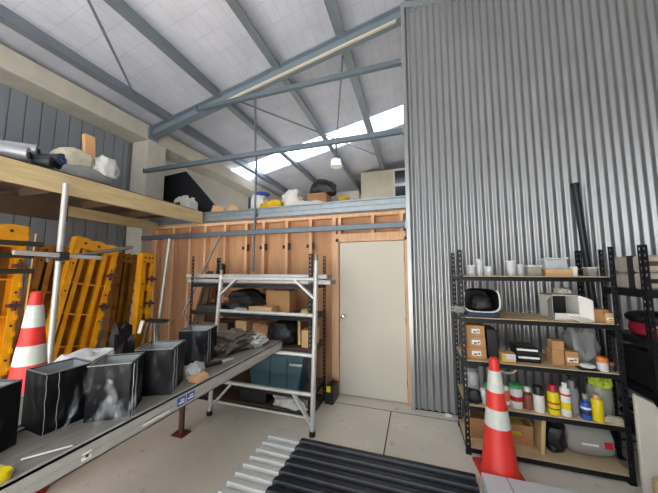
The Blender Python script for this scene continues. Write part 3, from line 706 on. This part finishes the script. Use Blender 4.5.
bottle(1.375, 2.82, z, .038, .20, 'can_yellow', 'skin_wood', 'plain yellow can nearest the white jug', caph=.16, capr=.55)
jg = thing('plastic_jug', (1.45, 2.93, z), 'large white plastic jug near the right end of the fourth shelf', 'jug')
obj('body', MB().lathe([(0, 0), (.078, 0), (.083, .02), (.083, .2), (.07, .255), (.035, .285), (.03, .30), (0, .30)], (1.46, 2.95, z), 24), 'plastic_tub', jg)
obj('ridge', MB().bb(1.375, 1.42, 2.866, 2.87, z+.06, z+.066).bb(1.375, 1.42, 2.866, 2.87, z+.1, z+.106).bb(1.375, 1.42, 2.866, 2.87, z+.14, z+.146), 'dark_tube', jg)
tag(obj('lime_scourer', MB().blob((1.45, 2.90, z+.24), (.13, .1, .1), 12, .5, freq=4), 'lime'), 'lime green mesh draped over the white jug', 'mesh')
tag(obj('rag', MB().blob((1.47, 2.82, z), (.13, .07, .045), 17, .5), 'canvas'), 'cream rag at the right end of the fourth shelf', 'rag')
mb = MB()
for k in range(3):
    pts = [(.82+.075*math.cos(a), 3.05+.02*k, S[2]-.115+.052*math.sin(a)-.004*k) for a in [2*PI*i/20 for i in range(21)]]
    mb.tube(pts, .009, 6)
hk = thing('cable_coil', (.82, 3.06, S[2]-.18), 'coiled white cable hung above the green lidded tub', 'cable')
obj('coil', mb, 'can_white', hk); obj('hook', MB().tube([(.82, 3.07, S[2]-.07), (.82, 3.07, S[2]-.014)], .006), 'dark_tube', hk)
# bottom shelf
z = S[4]
bb_ = thing('open_carton', (.68, 3.0, z), 'open tan carton on the bottom shelf behind the cone', 'box')
obj('body', MB().bb(.45, .95, 3.13, 3.136, z, z+.29).bb(.45, .456, 2.92, 3.13, z, z+.29).bb(.944, .95, 2.92, 3.13, z, z+.22).bb(.45, .95, 2.92, 3.13, z, z+.006), 'card_light', bb_)
obj('flap', MB().box((.70, 2.93, z+.10), (.5, .006, .2), (.35, 0, 0)), 'card', bb_)
tag(obj('yellow_pack', MB().blob((.82, 2.97, z+.07), (.2, .1, .12), 5, .2), 'ochre'), 'dull yellow pack inside the open carton', 'pack')
tag(obj('timber_board', MB().box((1.005, 2.93, z+.155), (.03, .16, .31), (0, .09, 0)), 'foam_tan', bevel=.003), 'pale board leaning beside the open carton', 'board')
tag(obj('dark_bag', MB().blob((1.12, 3.03, z), (.19, .26, .26), 33, .3), 'dark_bag'), 'dark bag on the bottom shelf between board and clear tub', 'bag')
td = thing('clear_drum', (1.38, 3.0, z), 'big translucent drum lying on the bottom shelf', 'drum')
mt = Matrix.Translation((1.20, 3.0, z+.15)) @ Matrix.Rotation(PI/2, 4, 'Y')
obj('body', MB().lathe([(0, 0), (.10, 0), (.14, .04), (.145, .08), (.145, .24), (.13, .29), (.07, .31), (0, .31)], (0, 0, 0), 24, mt), 'plastic_tub', td)
obj('label', MB().bb(1.42, 1.47, 2.852, 2.857, z+.13, z+.18), 'can_red', td); obj('stripe', MB().bb(1.27, 1.38, 2.852, 2.857, z+.135, z+.15), 'can_white', td)

# leaning pipe behind the rack
pp_ = thing('black_pipe', (1.75, 3.36, 0), 'long black pipe leaning on the corrugated wall behind the rack', 'pipe')
a, b = Vector((1.715, 3.30, .0)), Vector((1.63, 3.385, 2.54)); L_ = (b-a).length
mt = Matrix.Translation(a) @ Vector((0, 0, 1)).rotation_difference((b-a).normalized()).to_matrix().to_4x4()
obj('tube', MB().lathe([(.022, 0), (.031, 0), (.031, L_), (.026, L_), (.026, L_-.2), (0, L_-.2)], seg=20, mt=mt), 'sheet_dark', pp_)
obj('collar', MB().lathe([(.031, L_-.05), (.035, L_-.05), (.035, L_), (.031, L_)], seg=20, mt=mt), 'black_plastic', pp_)

# second rack's contents
for i, (h0, lb) in enumerate([(0, 'lower wrapped pack'), (.135, 'upper wrapped pack')]):
    t = thing('wrapped_pack', (1.80, 2.86, 1.475+h0), lb+' on the top shelf at the right edge of the photo', 'pack', 'wrapped packs')
    obj('body', MB().bb(1.67, 1.82, 2.70, 3.0, 1.475+h0, 1.475+h0+.132), 'pack', t, bevel=.02)
    obj('band', MB().bb(1.665, 1.825, 2.78, 2.84, 1.474+h0, 1.475+h0+.134), 'dark_tube', t)
    obj('print', MB().bb(1.69, 1.80, 2.697, 2.70, 1.475+h0+.05, 1.475+h0+.085), 'dark_tube' if i == 0 else 'timber_dark', t)
wc = thing('chemical_bottle', (2.0, 2.74, 1.475), 'white bottle with an orange cap at the right edge', 'bottle')
obj('body', MB().bb(1.84, 2.02, 2.66, 2.82, 1.475, 1.75), 'can_white', wc, bevel=.02); obj('cap', MB().lathe([(0, .27), (.035, .27), (.035, .34), (0, .345)], (1.885, 2.72, 1.475), 16), 'can_orange', wc)
obj('label', MB().bb(1.87, 1.98, 2.656, 2.66, 1.52, 1.64), 'pale_board', wc)
rt_ = thing('power_tool', (1.78, 2.85, 1.10), 'dark red power tool case on the second shelf at the right edge', 'tool')
obj('body', MB().blob((1.80, 2.86, 1.10), (.24, .3, .14), 7, .1), 'tool_red', rt_); obj('top_cover', MB().blob((1.80, 2.86, 1.20), (.26, .32, .1), 9, .1), 'black_plastic', rt_); obj('band', MB().bb(1.70, 1.90, 2.69, 2.70, 1.19, 1.205), 'alu', rt_)
tag(obj('black_crate', MB().bb(1.68, 2.0, 2.68, 3.05, .72, 1.0), 'black_plastic', bevel=.015), 'black crate on the third shelf at the right edge', 'crate')
tag(obj('black_hose', MB().tube([(1.70+.13*math.cos(a), 2.86+.13*math.sin(a), .36+.02+.006*i) for i, a in enumerate([.5*k for k in range(38)])], .018, 8), 'black_plastic'), 'coiled black hose on the lowest shelf at the right edge', 'hose')
tag(obj('white_sheet', MB().prism([(1.475, .0), (1.62, .0), (1.62, .62), (1.58, .69), (1.475, .74)], 'y', 2.57, 2.60), 'foam_pale', bevel=.006), 'pale plastic sheet standing in front of the right edge rack', 'sheet')
tag(obj('foam_block', MB().bb(1.50, 1.56, 2.48, 2.54, 0, .22), 'foam_tan', bevel=.015), 'tan foam block standing before the pale plastic sheet', 'block')

# ------------------------------------------------------------------ traffic cones
def cone(x, y, z, label, rz, group='traffic cones'):
    t = thing('traffic_cone', (x, y, z), label, 'cone', group, rz)
    R = lambda h: .031+.1*(.91-h)/.88
    ob = lambda n, mb, m, **k: obj(n, mb, m, t, local=True, **k)
    ob('base', MB().bb(-.16, .16, -.16, .16, 0, .028), 'cone_base', bevel=.012)
    ob('body', MB().lathe([(R(.028)+.012, .026), (R(.05), .05), (R(.90), .90), (R(.91)-.008, .91), (R(.91)-.014, .905), (R(.8)-.01, .8), (R(.05)-.01, .03)], seg=32), 'cone_red')
    for a, b_ in ((.65, .81), (.385, .52)):
        ob('reflective_band', MB().lathe([(R(a)+.0018, a), (R(b_)+.0018, b_)], seg=32), 'cone_white')
    return t
cn = cone(.60, 2.575, 0, 'orange and white traffic cone on the floor before the rack of paints', .12)
for i, lb in enumerate(['lowest cone of the nested stack under the plank', 'second cone from the bottom of the nested stack', 'third cone from the bottom of the nested stack', 'topmost cone of the nested stack before the yellow panels']):
    dup(cn, (-2.745, 1.26, .185*i), lb, rz=.75+.06*i)

# ------------------------------------------------------------------ trestle, planks and bench
ts = thing('scaffold_trestle', (-1.6, 2.59, 0), 'aluminium scaffold trestle with rungs in front of the left rack', 'trestle')
TX = lambda z: -2.26+.062*z
YT = 2.59
for (a, b) in [((TX(0), YT, 0), (TX(1.575), YT, 1.575)), ((-1.01, YT, 0), (-.975, YT, 1.73))]:
    l = obj('leg', MB().cyl(a, b, .026, seg=18), 'alu', ts)
    obj('foot', MB().cyl((a[0], YT, 0), (a[0], YT, .05), .031, seg=16), 'black_plastic', l)
    obj('spigot', MB().cyl(b, (b[0], YT, b[2]+.06), .017, seg=12), 'alu_dull', l)
for z in (1.535, 1.165, .765, .385):
    obj('rung', MB().cyl((TX(z), YT, z), (-.985, YT, z), .021, seg=16), 'alu', ts)
obj('rung', MB().cyl((TX(.16), YT, .16), (-1.0, YT, .16), .012, seg=12), 'alu', ts)
for (a, b) in [((TX(1.32)+.01, YT, 1.34), (TX(1.5)+.22, YT, 1.53)), ((-.995, YT, 1.34), (-1.22, YT, 1.53)), ((TX(.1)+.02, YT, .1), (TX(.3)+.27, YT, .375)), ((-1.02, YT, .1), (-1.22, YT, .375))]:
    obj('gusset', MB().bar(a, b, .045, .02), 'alu', ts)
def plank(x0, x1, y0, y1, z, label, along='y', stickers=False, group=None):
    t = thing('scaffold_plank', ((x0+x1)/2, (y0+y1)/2, z), label, 'plank', group)
    h = .085
    if along == 'y':
        obj('deck', MB().bb(x0+.012, x1-.012, y0, y1, z+.068, z+.076), 'plank_top', t)
        for xx, sg in ((x0, 1), (x1, -1)):
            obj('side_rail', MB().bb(xx, xx+.012*sg, y0, y1, z, z+h).bb(xx, xx+.035*sg, y0, y1, z, z+.006).bb(xx, xx+.03*sg, y0, y1, z+h-.006, z+h).bb(xx+.0*sg, xx-.002*sg, y0, y1, z+h*.42, z+h*.5), 'alu', t)
        k = y0+.2
        while k < y1: obj('stiffener', MB().bb(x0+.02, x1-.02, k, k+.04, z+.012, z+.068), 'alu_dull', t); k += .6
        for yy, sg in ((y1, 1),): obj('end_cap', MB().bb(x0, x1, yy, yy+.006*sg, z, z+h), 'alu_dull', t)
        if stickers:
            for (yy, l, hh, m) in stickers:
                s_ = obj('sticker', MB().bb(x1, x1+.002, yy, yy+l, z+.02, z+.02+hh), m, t)
                if m == 'blue': obj('print', MB().bb(x1+.002, x1+.003, yy+.01, yy+l-.01, z+.03, z+.04).bb(x1+.002, x1+.003, yy+.02, yy+l*.8, z+.046, z+.054), 'label_white', s_)
                elif m == 'label_white': obj('print', MB().bb(x1+.002, x1+.003, yy+.012, yy+l-.012, z+.028, z+.04), 'label_ink', s_)
    else:
        obj('deck', MB().bb(x0, x1, y0+.012, y1-.012, z+.04, z+.047), 'alu_dull', t)
        for yy, sg in ((y0, 1), (y1, -1)): obj('side_rail', MB().bb(x0, x1, yy, yy+.01*sg, z, z+.05).bb(x0, x1, yy, yy+.03*sg, z, z+.006), 'alu', t)
        for xx in (x0, x1): obj('end_cap', MB().bb(xx-.004, xx+.004, y0, y1, z, z+.05), 'alu_dull', t)
    return t
PZ = .787
plank(-1.83, -1.38, .1, 2.63, PZ, 'long aluminium scaffold plank carrying the black boxes', stickers=[(.83, .035, .032, 'label_white'), (1.31, .06, .045, 'blue'), (1.38, .06, .045, 'blue'), (1.10, .16, .025, 'can_white')])
plank(-2.30, -1.85, .1, 2.63, PZ, 'second aluminium plank, on the far side behind the black boxes')
plank(-3.02, -.93, 2.93, 3.13, LS[0], 'lower of two aluminium planks lying across the left rack', along='x', group='planks on the left rack')
plank(-3.03, -.97, 2.92, 3.12, LS[0]+.065, 'upper of two aluminium planks lying across the left rack', along='x', group='planks on the left rack')
for x in (-2.3, -1.5): tag(obj('spacer_block', MB().bb(x, x+.06, 2.93, 3.12, LS[0]+.05, LS[0]+.065), 'timber_dark'), 'dark spacer between the two planks, %s end' % ('left' if x < -2 else 'right'), 'spacer')
tag(obj('dark_flask', MB().lathe([(0, 0), (.045, 0), (.05, .02), (.05, .13), (.02, .15), (0, .15)], (-2.52, 3.02, LS[0]+.112), 16), 'black_plastic'), 'small dark pot standing on the planks across the left rack', 'pot')
jk = thing('screw_jack', (-2.27, 2.22, 0), 'dark red screw jack under the aluminium plank', 'jack')
obj('base_plate', MB().bb(-2.34, -2.20, 2.16, 2.28, 0, .012), 'red_oxide', jk, bevel=.002)
obj('post', MB().cyl((-2.27, 2.22, .012), (-2.27, 2.22, .36), .026, seg=16), 'rust', jk)
obj('screw', MB().cyl((-2.27, 2.22, .36), (-2.27, 2.22, .77), .016, seg=12), 'alu_dull', jk); obj('collar', MB().cyl((-2.27, 2.22, .34), (-2.27, 2.22, .39), .034, seg=12), 'rust', jk)
obj('head_plate', MB().bb(-2.33, -2.21, 2.16, 2.28, .775, .787), 'red_oxide', jk)

# -- black open boxes on the plank
TOP = PZ+.077
def duct(x, y, rz, label, s=.215, h=.27, film=True, drape=0, seed=1):
    t = thing('duct_box', (x, y, TOP), label, 'box', 'black open boxes on the plank', math.radians(rz))
    ob = lambda n, mb, m, **k: obj(n, mb, m, t, local=True, **k)
    k = s/2; w = .004
    ob('shell', MB().bb(-k, k, -k, -k+w, 0, h).bb(-k, k, k-w, k, 0, h).bb(-k, -k+w, -k, k, 0, h).bb(k-w, k, -k, k, 0, h).bb(-k, k, -k, k, 0, w), 'duct_black')
    q = k-w-.001
    ob('lining', MB().bb(-q, q, q-.002, q, .01, h-.004).bb(-q, -q+.002, -q, q, .01, h-.004).bb(q-.002, q, -q, q, .01, h-.004), 'duct_inside')
    ob('rim', MB().bb(-k-.002, k+.002, k-w-.002, k+.002, h, h+.004).bb(-k-.002, k+.002, -k-.002, -k+w+.002, h, h+.004).bb(-k-.002, -k+w+.002, -k, k, h, h+.004).bb(k-w-.002, k+.002, -k, k, h, h+.004), 'alu_dull')
    if film:
        e = k+.006
        def wrapf(u, v):   # around front and right faces
            a = u*2
            if a < 1: p = Vector((-e+2*e*a, -e, 0)); n = Vector((0, -1, 0))
            else: p = Vector((e, -e+2*e*(a-1), 0)); n = Vector((1, 0, 0))
            z = .004+v*(h+.002)
            d = .006+.012*noise.noise(Vector((a*5, z*14, seed)))+.008*noise.noise(Vector((a*13, z*5, seed+4)))
            return p+n*max(d, .0)+Vector((0, 0, z))
        ob('plastic_film', MB().grid(wrapf, 40, 22), 'film')
        for c_ in range(2):
            rr = random.Random(seed*10+c_)
            px = e+.014; base = -e+.02+.06*c_
            pts = [(k+.012+.004*rr.random(), -e+.004+.045*c_+.006*noise.noise(Vector((i*.8, seed*3.3, c_*5))), h*(1-i/9)) for i in range(10)]
            ob('film_glint', MB().tube(pts, .0013, 5), 'foil_grey')  # silver threads put in as highlights along the film folds
    if drape:
        ob('loose_film', MB().grid(lambda u, v: (-k-.05+(s+.1)*u, -k-.02-.09*v*(.6+.4*math.sin(u*6)), .20-.19*v**1.2-.10*(2*u-1)**2*(1-v)+.03*noise.noise(Vector((u*7, v*7, seed)))), 24, 14), 'film_loose')
    return t
duct(-1.755, .62, 18, 'black open box nearest the left edge of the photo', seed=1)
duct(-1.745, .925, -4, 'black open box standing in front of the cone stack', s=.19, seed=2)
duct(-1.575, 1.085, 36, 'black open box draped with loose clear film, third along the plank', s=.19, drape=1, seed=3)
duct(-1.60, 1.37, 28, 'black open box second from the trestle end of the plank', seed=4)
duct(-1.775, 1.87, 21, 'black open box nearest the trestle, by the brown wrap', s=.225, seed=5)
tag(obj('plastic_sheet', MB().blob((-2.07, 1.2, TOP), (.30, .30, .235), 41, .4), 'rag'), 'grey crumpled plastic sheet behind the black boxes', 'sheeting')
tag(obj('bubble_wrap', MB().blob((-1.80, 2.27, TOP), (.46, .56, .14), 44, .45, sub=4, freq=3.5), 'wrap_brown'), 'crumpled brown wrapping at the trestle end of the plank', 'wrap')
tag(obj('white_film', MB().blob((-1.60, 2.45, TOP), (.24, .26, .10), 46, .5, freq=3.5), 'rag'), 'crumpled white film beside the brown wrapping', 'film')
tag(obj('glove', MB().blob((-1.535, 1.60, TOP), (.11, .15, .09), 48, .35, rot=.4), 'rag'), 'white cloth glove lying right of the black boxes', 'glove')
tag(obj('timber_wedge', MB().prism([(-1.50, TOP), (-1.42, TOP), (-1.44, TOP+.03), (-1.49, TOP+.035)], 'y', 1.50, 1.62), 'skin_wood', bevel=.004), 'small orange timber wedge beside the glove', 'wedge')
tl = thing('hand_tool', (-1.5, 1.78, TOP), 'grey hand tool with a dark grip near the glove', 'tool')
obj('grip', MB().cyl((-1.56, 1.70, TOP+.03), (-1.50, 1.83, TOP+.03), .018, seg=12), 'black_plastic', tl); obj('nozzle', MB().cyl((-1.50, 1.83, TOP+.03), (-1.46, 1.93, TOP+.03), .011, seg=10), 'alu', tl)
obj('head', MB().blob((-1.57, 1.68, TOP), (.05, .05, .05), 2, .1), 'dark_tube', tl)
tag(obj('white_stick', MB().cyl((-1.52, .70, TOP+.005), (-1.43, .82, TOP+.005), .004, seg=8), 'label_white'), 'thin white stick lying on the plank near the left edge', 'stick')
tag(obj('cardboard_scrap', MB().prism([(-1.62, .53), (-1.42, .585), (-1.40, .62), (-1.47, .66), (-1.63, .65)], 'z', TOP, TOP+.012), 'card_light'), 'flat tan scrap on the plank at the left edge', 'scrap')
yr = thing('tape_roll', (-1.455, .585, TOP+.012), 'small yellow roll on the plank at the bottom left corner', 'roll')
obj('roll', MB().lathe([(.014, 0), (.03, 0), (.032, .004), (.032, .026), (.03, .03), (.014, .03)], (-1.435, .605, TOP+.012), 24), 'can_yellow', yr); obj('hub', MB().cyl((-1.435, .605, TOP+.012), (-1.435, .605, TOP+.036), .0135, seg=16), 'ochre', yr)

# -- contents of the left rack
z = LS[1]
tag(obj('black_bag', MB().blob((-2.12, 3.05, z), (.5, .36, .28), 51, .25), 'dark_bag'), 'slumped black bag on the upper shelf of the left rack', 'bag')
carton('cardboard_box', -1.98, -1.66, 2.88, 3.06, z, .085, 'card_light', 'flat tan carton in front on the upper shelf of the left rack')
carton('cardboard_box', -1.86, -1.52, 3.08, 3.32, z, .27, 'card', 'tall brown carton behind the flat one on the left rack')
tag(obj('white_rag', MB().blob((-2.1, 2.89, z), (.18, .07, .06), 53, .4), 'rag'), 'white rag in front of the black bag on the left rack', 'rag')
tag(obj('foam_wedge', MB().blob((-1.24, 2.93, z), (.1, .1, .075), 54, .3), 'foam_tan'), 'small tan lump at the right end of the upper left rack shelf', 'lump')
tag(obj('grey_tray', MB().bb(-2.82, -2.4, 2.9, 3.2, z, z+.07), 'dark_tube', bevel=.01), 'dark grey tray at the left end of the left rack', 'tray')
z = LS[2]
carton('cardboard_box', -2.18, -2.02, 2.9, 3.1, z, .26, 'card_light', 'tall tan carton on the middle shelf of the left rack')
tag(obj('brown_bag', MB().blob((-1.86, 3.02, z), (.24, .26, .25), 57, .3), 'card'), 'crumpled brown bag in the middle of the left rack', 'bag')
tag(obj('black_bag', MB().blob((-1.56, 3.02, z), (.38, .3, .29), 58, .25), 'dark_bag'), 'bulging black bag on the middle shelf of the left rack', 'bag')
tag(obj('timber_strip', MB().bar((-1.32, 2.95, z+.02), (-1.36, 3.02, z+.28), .03, .02), 'foam_tan'), 'tan strip leaning beside the bulging black bag', 'strip')
carton('cardboard_box', -1.28, -1.16, 2.92, 3.2, z, .2, 'card_light', 'tan carton at the right end of the middle left rack shelf')
tag(obj('white_tub', MB().lathe([(0, 0), (.03, 0), (.034, .07), (0, .07)], (-1.95, 2.89, z), 14), 'can_white'), 'small white pot in front of the brown bag', 'pot')
carton('dark_carton', -2.7, -2.3, 2.9, 3.2, z, .22, 'timber_dark', 'dark brown carton at the left of the middle left rack shelf')
z = LS[3]
tn = thing('storage_bin', (-1.62, 3.08, z), 'dark teal plastic storage bin on the left rack', 'bin')
obj('body', MB().prism([(-1.92, z), (-1.30, z), (-1.24, z+.38), (-1.98, z+.38)], 'y', 2.88, 3.3), 'teal', tn, bevel=.015)
obj('rim', MB().bb(-2.0, -1.22, 2.865, 3.315, z+.37, z+.395), 'teal', tn, bevel=.006)
obj('ridge', MB().bb(-1.72, -1.66, 2.868, 2.88, z+.04, z+.37).bb(-1.5, -1.44, 2.868, 2.88, z+.04, z+.37), 'teal', tn)
obj('handle', MB().bb(-1.40, -1.24, 2.85, 2.87, z+.29, z+.32), 'galv', tn, bevel=.004)
z = LS[4]
tag(obj('black_crate', MB().bb(-2.1, -1.72, 2.9, 3.25, z, z+.14), 'black_plastic', bevel=.012), 'low black crate on the bottom shelf of the left rack', 'crate')
tag(obj('wire_bundle', MB().blob((-1.42, 2.98, z), (.42, .22, .15), 61, .5, freq=5), 'rag'), 'tangle of clear plastic on the bottom shelf of the left rack', 'tangle')
tb_ = thing('tool_case', (-1.04, 3.3, 0), 'black tool case with a yellow catch beside the door', 'case')
obj('body', MB().bb(-1.10, -.985, 3.22, 3.46, 0, .2), 'black_plastic', tb_, bevel=.012)
obj('catch', MB().bb(-1.07, -1.02, 3.205, 3.22, .15, .22), 'can_yellow', tb_, bevel=.004); obj('handle', MB().tube([(-1.04, 3.28, .2), (-1.04, 3.28, .235), (-1.04, 3.40, .235), (-1.04, 3.40, .2)], .01), 'black_plastic', tb_)

# ------------------------------------------------------------------ sheets on the floor
def ribbed(x0, x1, y0, y1, z, pitch, h, skew=0):
    n = int(round((y1-y0)/pitch))
    prof = []
    for i in range(n):
        b_ = y0+i*pitch
        prof += [(b_, 0), (b_+pitch*.32, 0), (b_+pitch*.45, h), (b_+pitch*.85, h), (b_+pitch*.98, 0)]
    mb = MB(); rows = []
    for x in (x0, x1):
        rows.append([mb.bm.verts.new((x, yy, z+zz)) for yy, zz in prof])
    for i in range(len(prof)-1): mb.bm.faces.new((rows[0][i], rows[1][i], rows[1][i+1], rows[0][i+1]))
    return mb
ws = obj('roofing_sheet', ribbed(-1.40, .2, .9, 2.47, .004, .098, .028), 'sheet_white', smooth=False, solid=.003)
tag(ws, 'white ribbed roofing sheet on the floor under the dark ones', 'sheet', 'ribbed sheets on the floor')
for i, lb in enumerate(['lower dark ribbed roofing sheet on the floor', 'upper dark ribbed roofing sheet lying on top of the stack']):
    tag(obj('roofing_sheet', ribbed(-1.07+.012*i, .40, .9, 2.46, .012+.009*i, .098, .03), 'sheet_dark', smooth=False, solid=.003), lb, 'sheet', 'ribbed sheets on the floor')
pb = thing('pale_board', (1.1, 2.0, 0), 'pale grey board lying on the floor before the traffic cone', 'board')
obj('board', MB().bb(.435, 1.9, 1.4, 2.415, 0, .1), 'pale_board', pb, bevel=.004)
obj('seam', MB().bar((.60, 2.41, .1005), (.64, 1.4, .1005), .006, .002), 'alu_dull', pb)

# ------------------------------------------------------------------ light
wd = bpy.data.worlds.new('overcast'); scene.world = wd; wd.use_nodes = True
nt = wd.node_tree; bg = nt.nodes['Background']
tc = nt.nodes.new('ShaderNodeTexCoord'); sp = nt.nodes.new('ShaderNodeSeparateXYZ'); rp = nt.nodes.new('ShaderNodeValToRGB')
nt.links.new(tc.outputs['Generated'], sp.inputs[0]); nt.links.new(sp.outputs['Z'], rp.inputs['Fac'])
rp.color_ramp.elements[0].position = 0; rp.color_ramp.elements[0].color = (.75, .78, .82, 1)
rp.color_ramp.elements[1].position = .6; rp.color_ramp.elements[1].color = (.92, .97, 1.05, 1)
nt.links.new(rp.outputs['Color'], bg.inputs['Color']); bg.inputs['Strength'].default_value = 3.0
sn = bpy.data.lights.new('sun', 'SUN'); so = bpy.data.objects.new('sun', sn); COL.objects.link(so)
sn.energy = 18; sn.angle = math.radians(2); sn.color = (1, .985, .96); so.location = (0, -8, 14)
so.rotation_euler = (math.radians(18), 0, 0)      # high sun added over the overcast yard to bounce light onto the roof
vs = scene.view_settings
scene.display_settings.display_device = 'sRGB'
vs.view_transform = 'Standard'; vs.look = 'None'; vs.gamma = 1; vs.exposure = 0.15; vs.use_curve_mapping = False
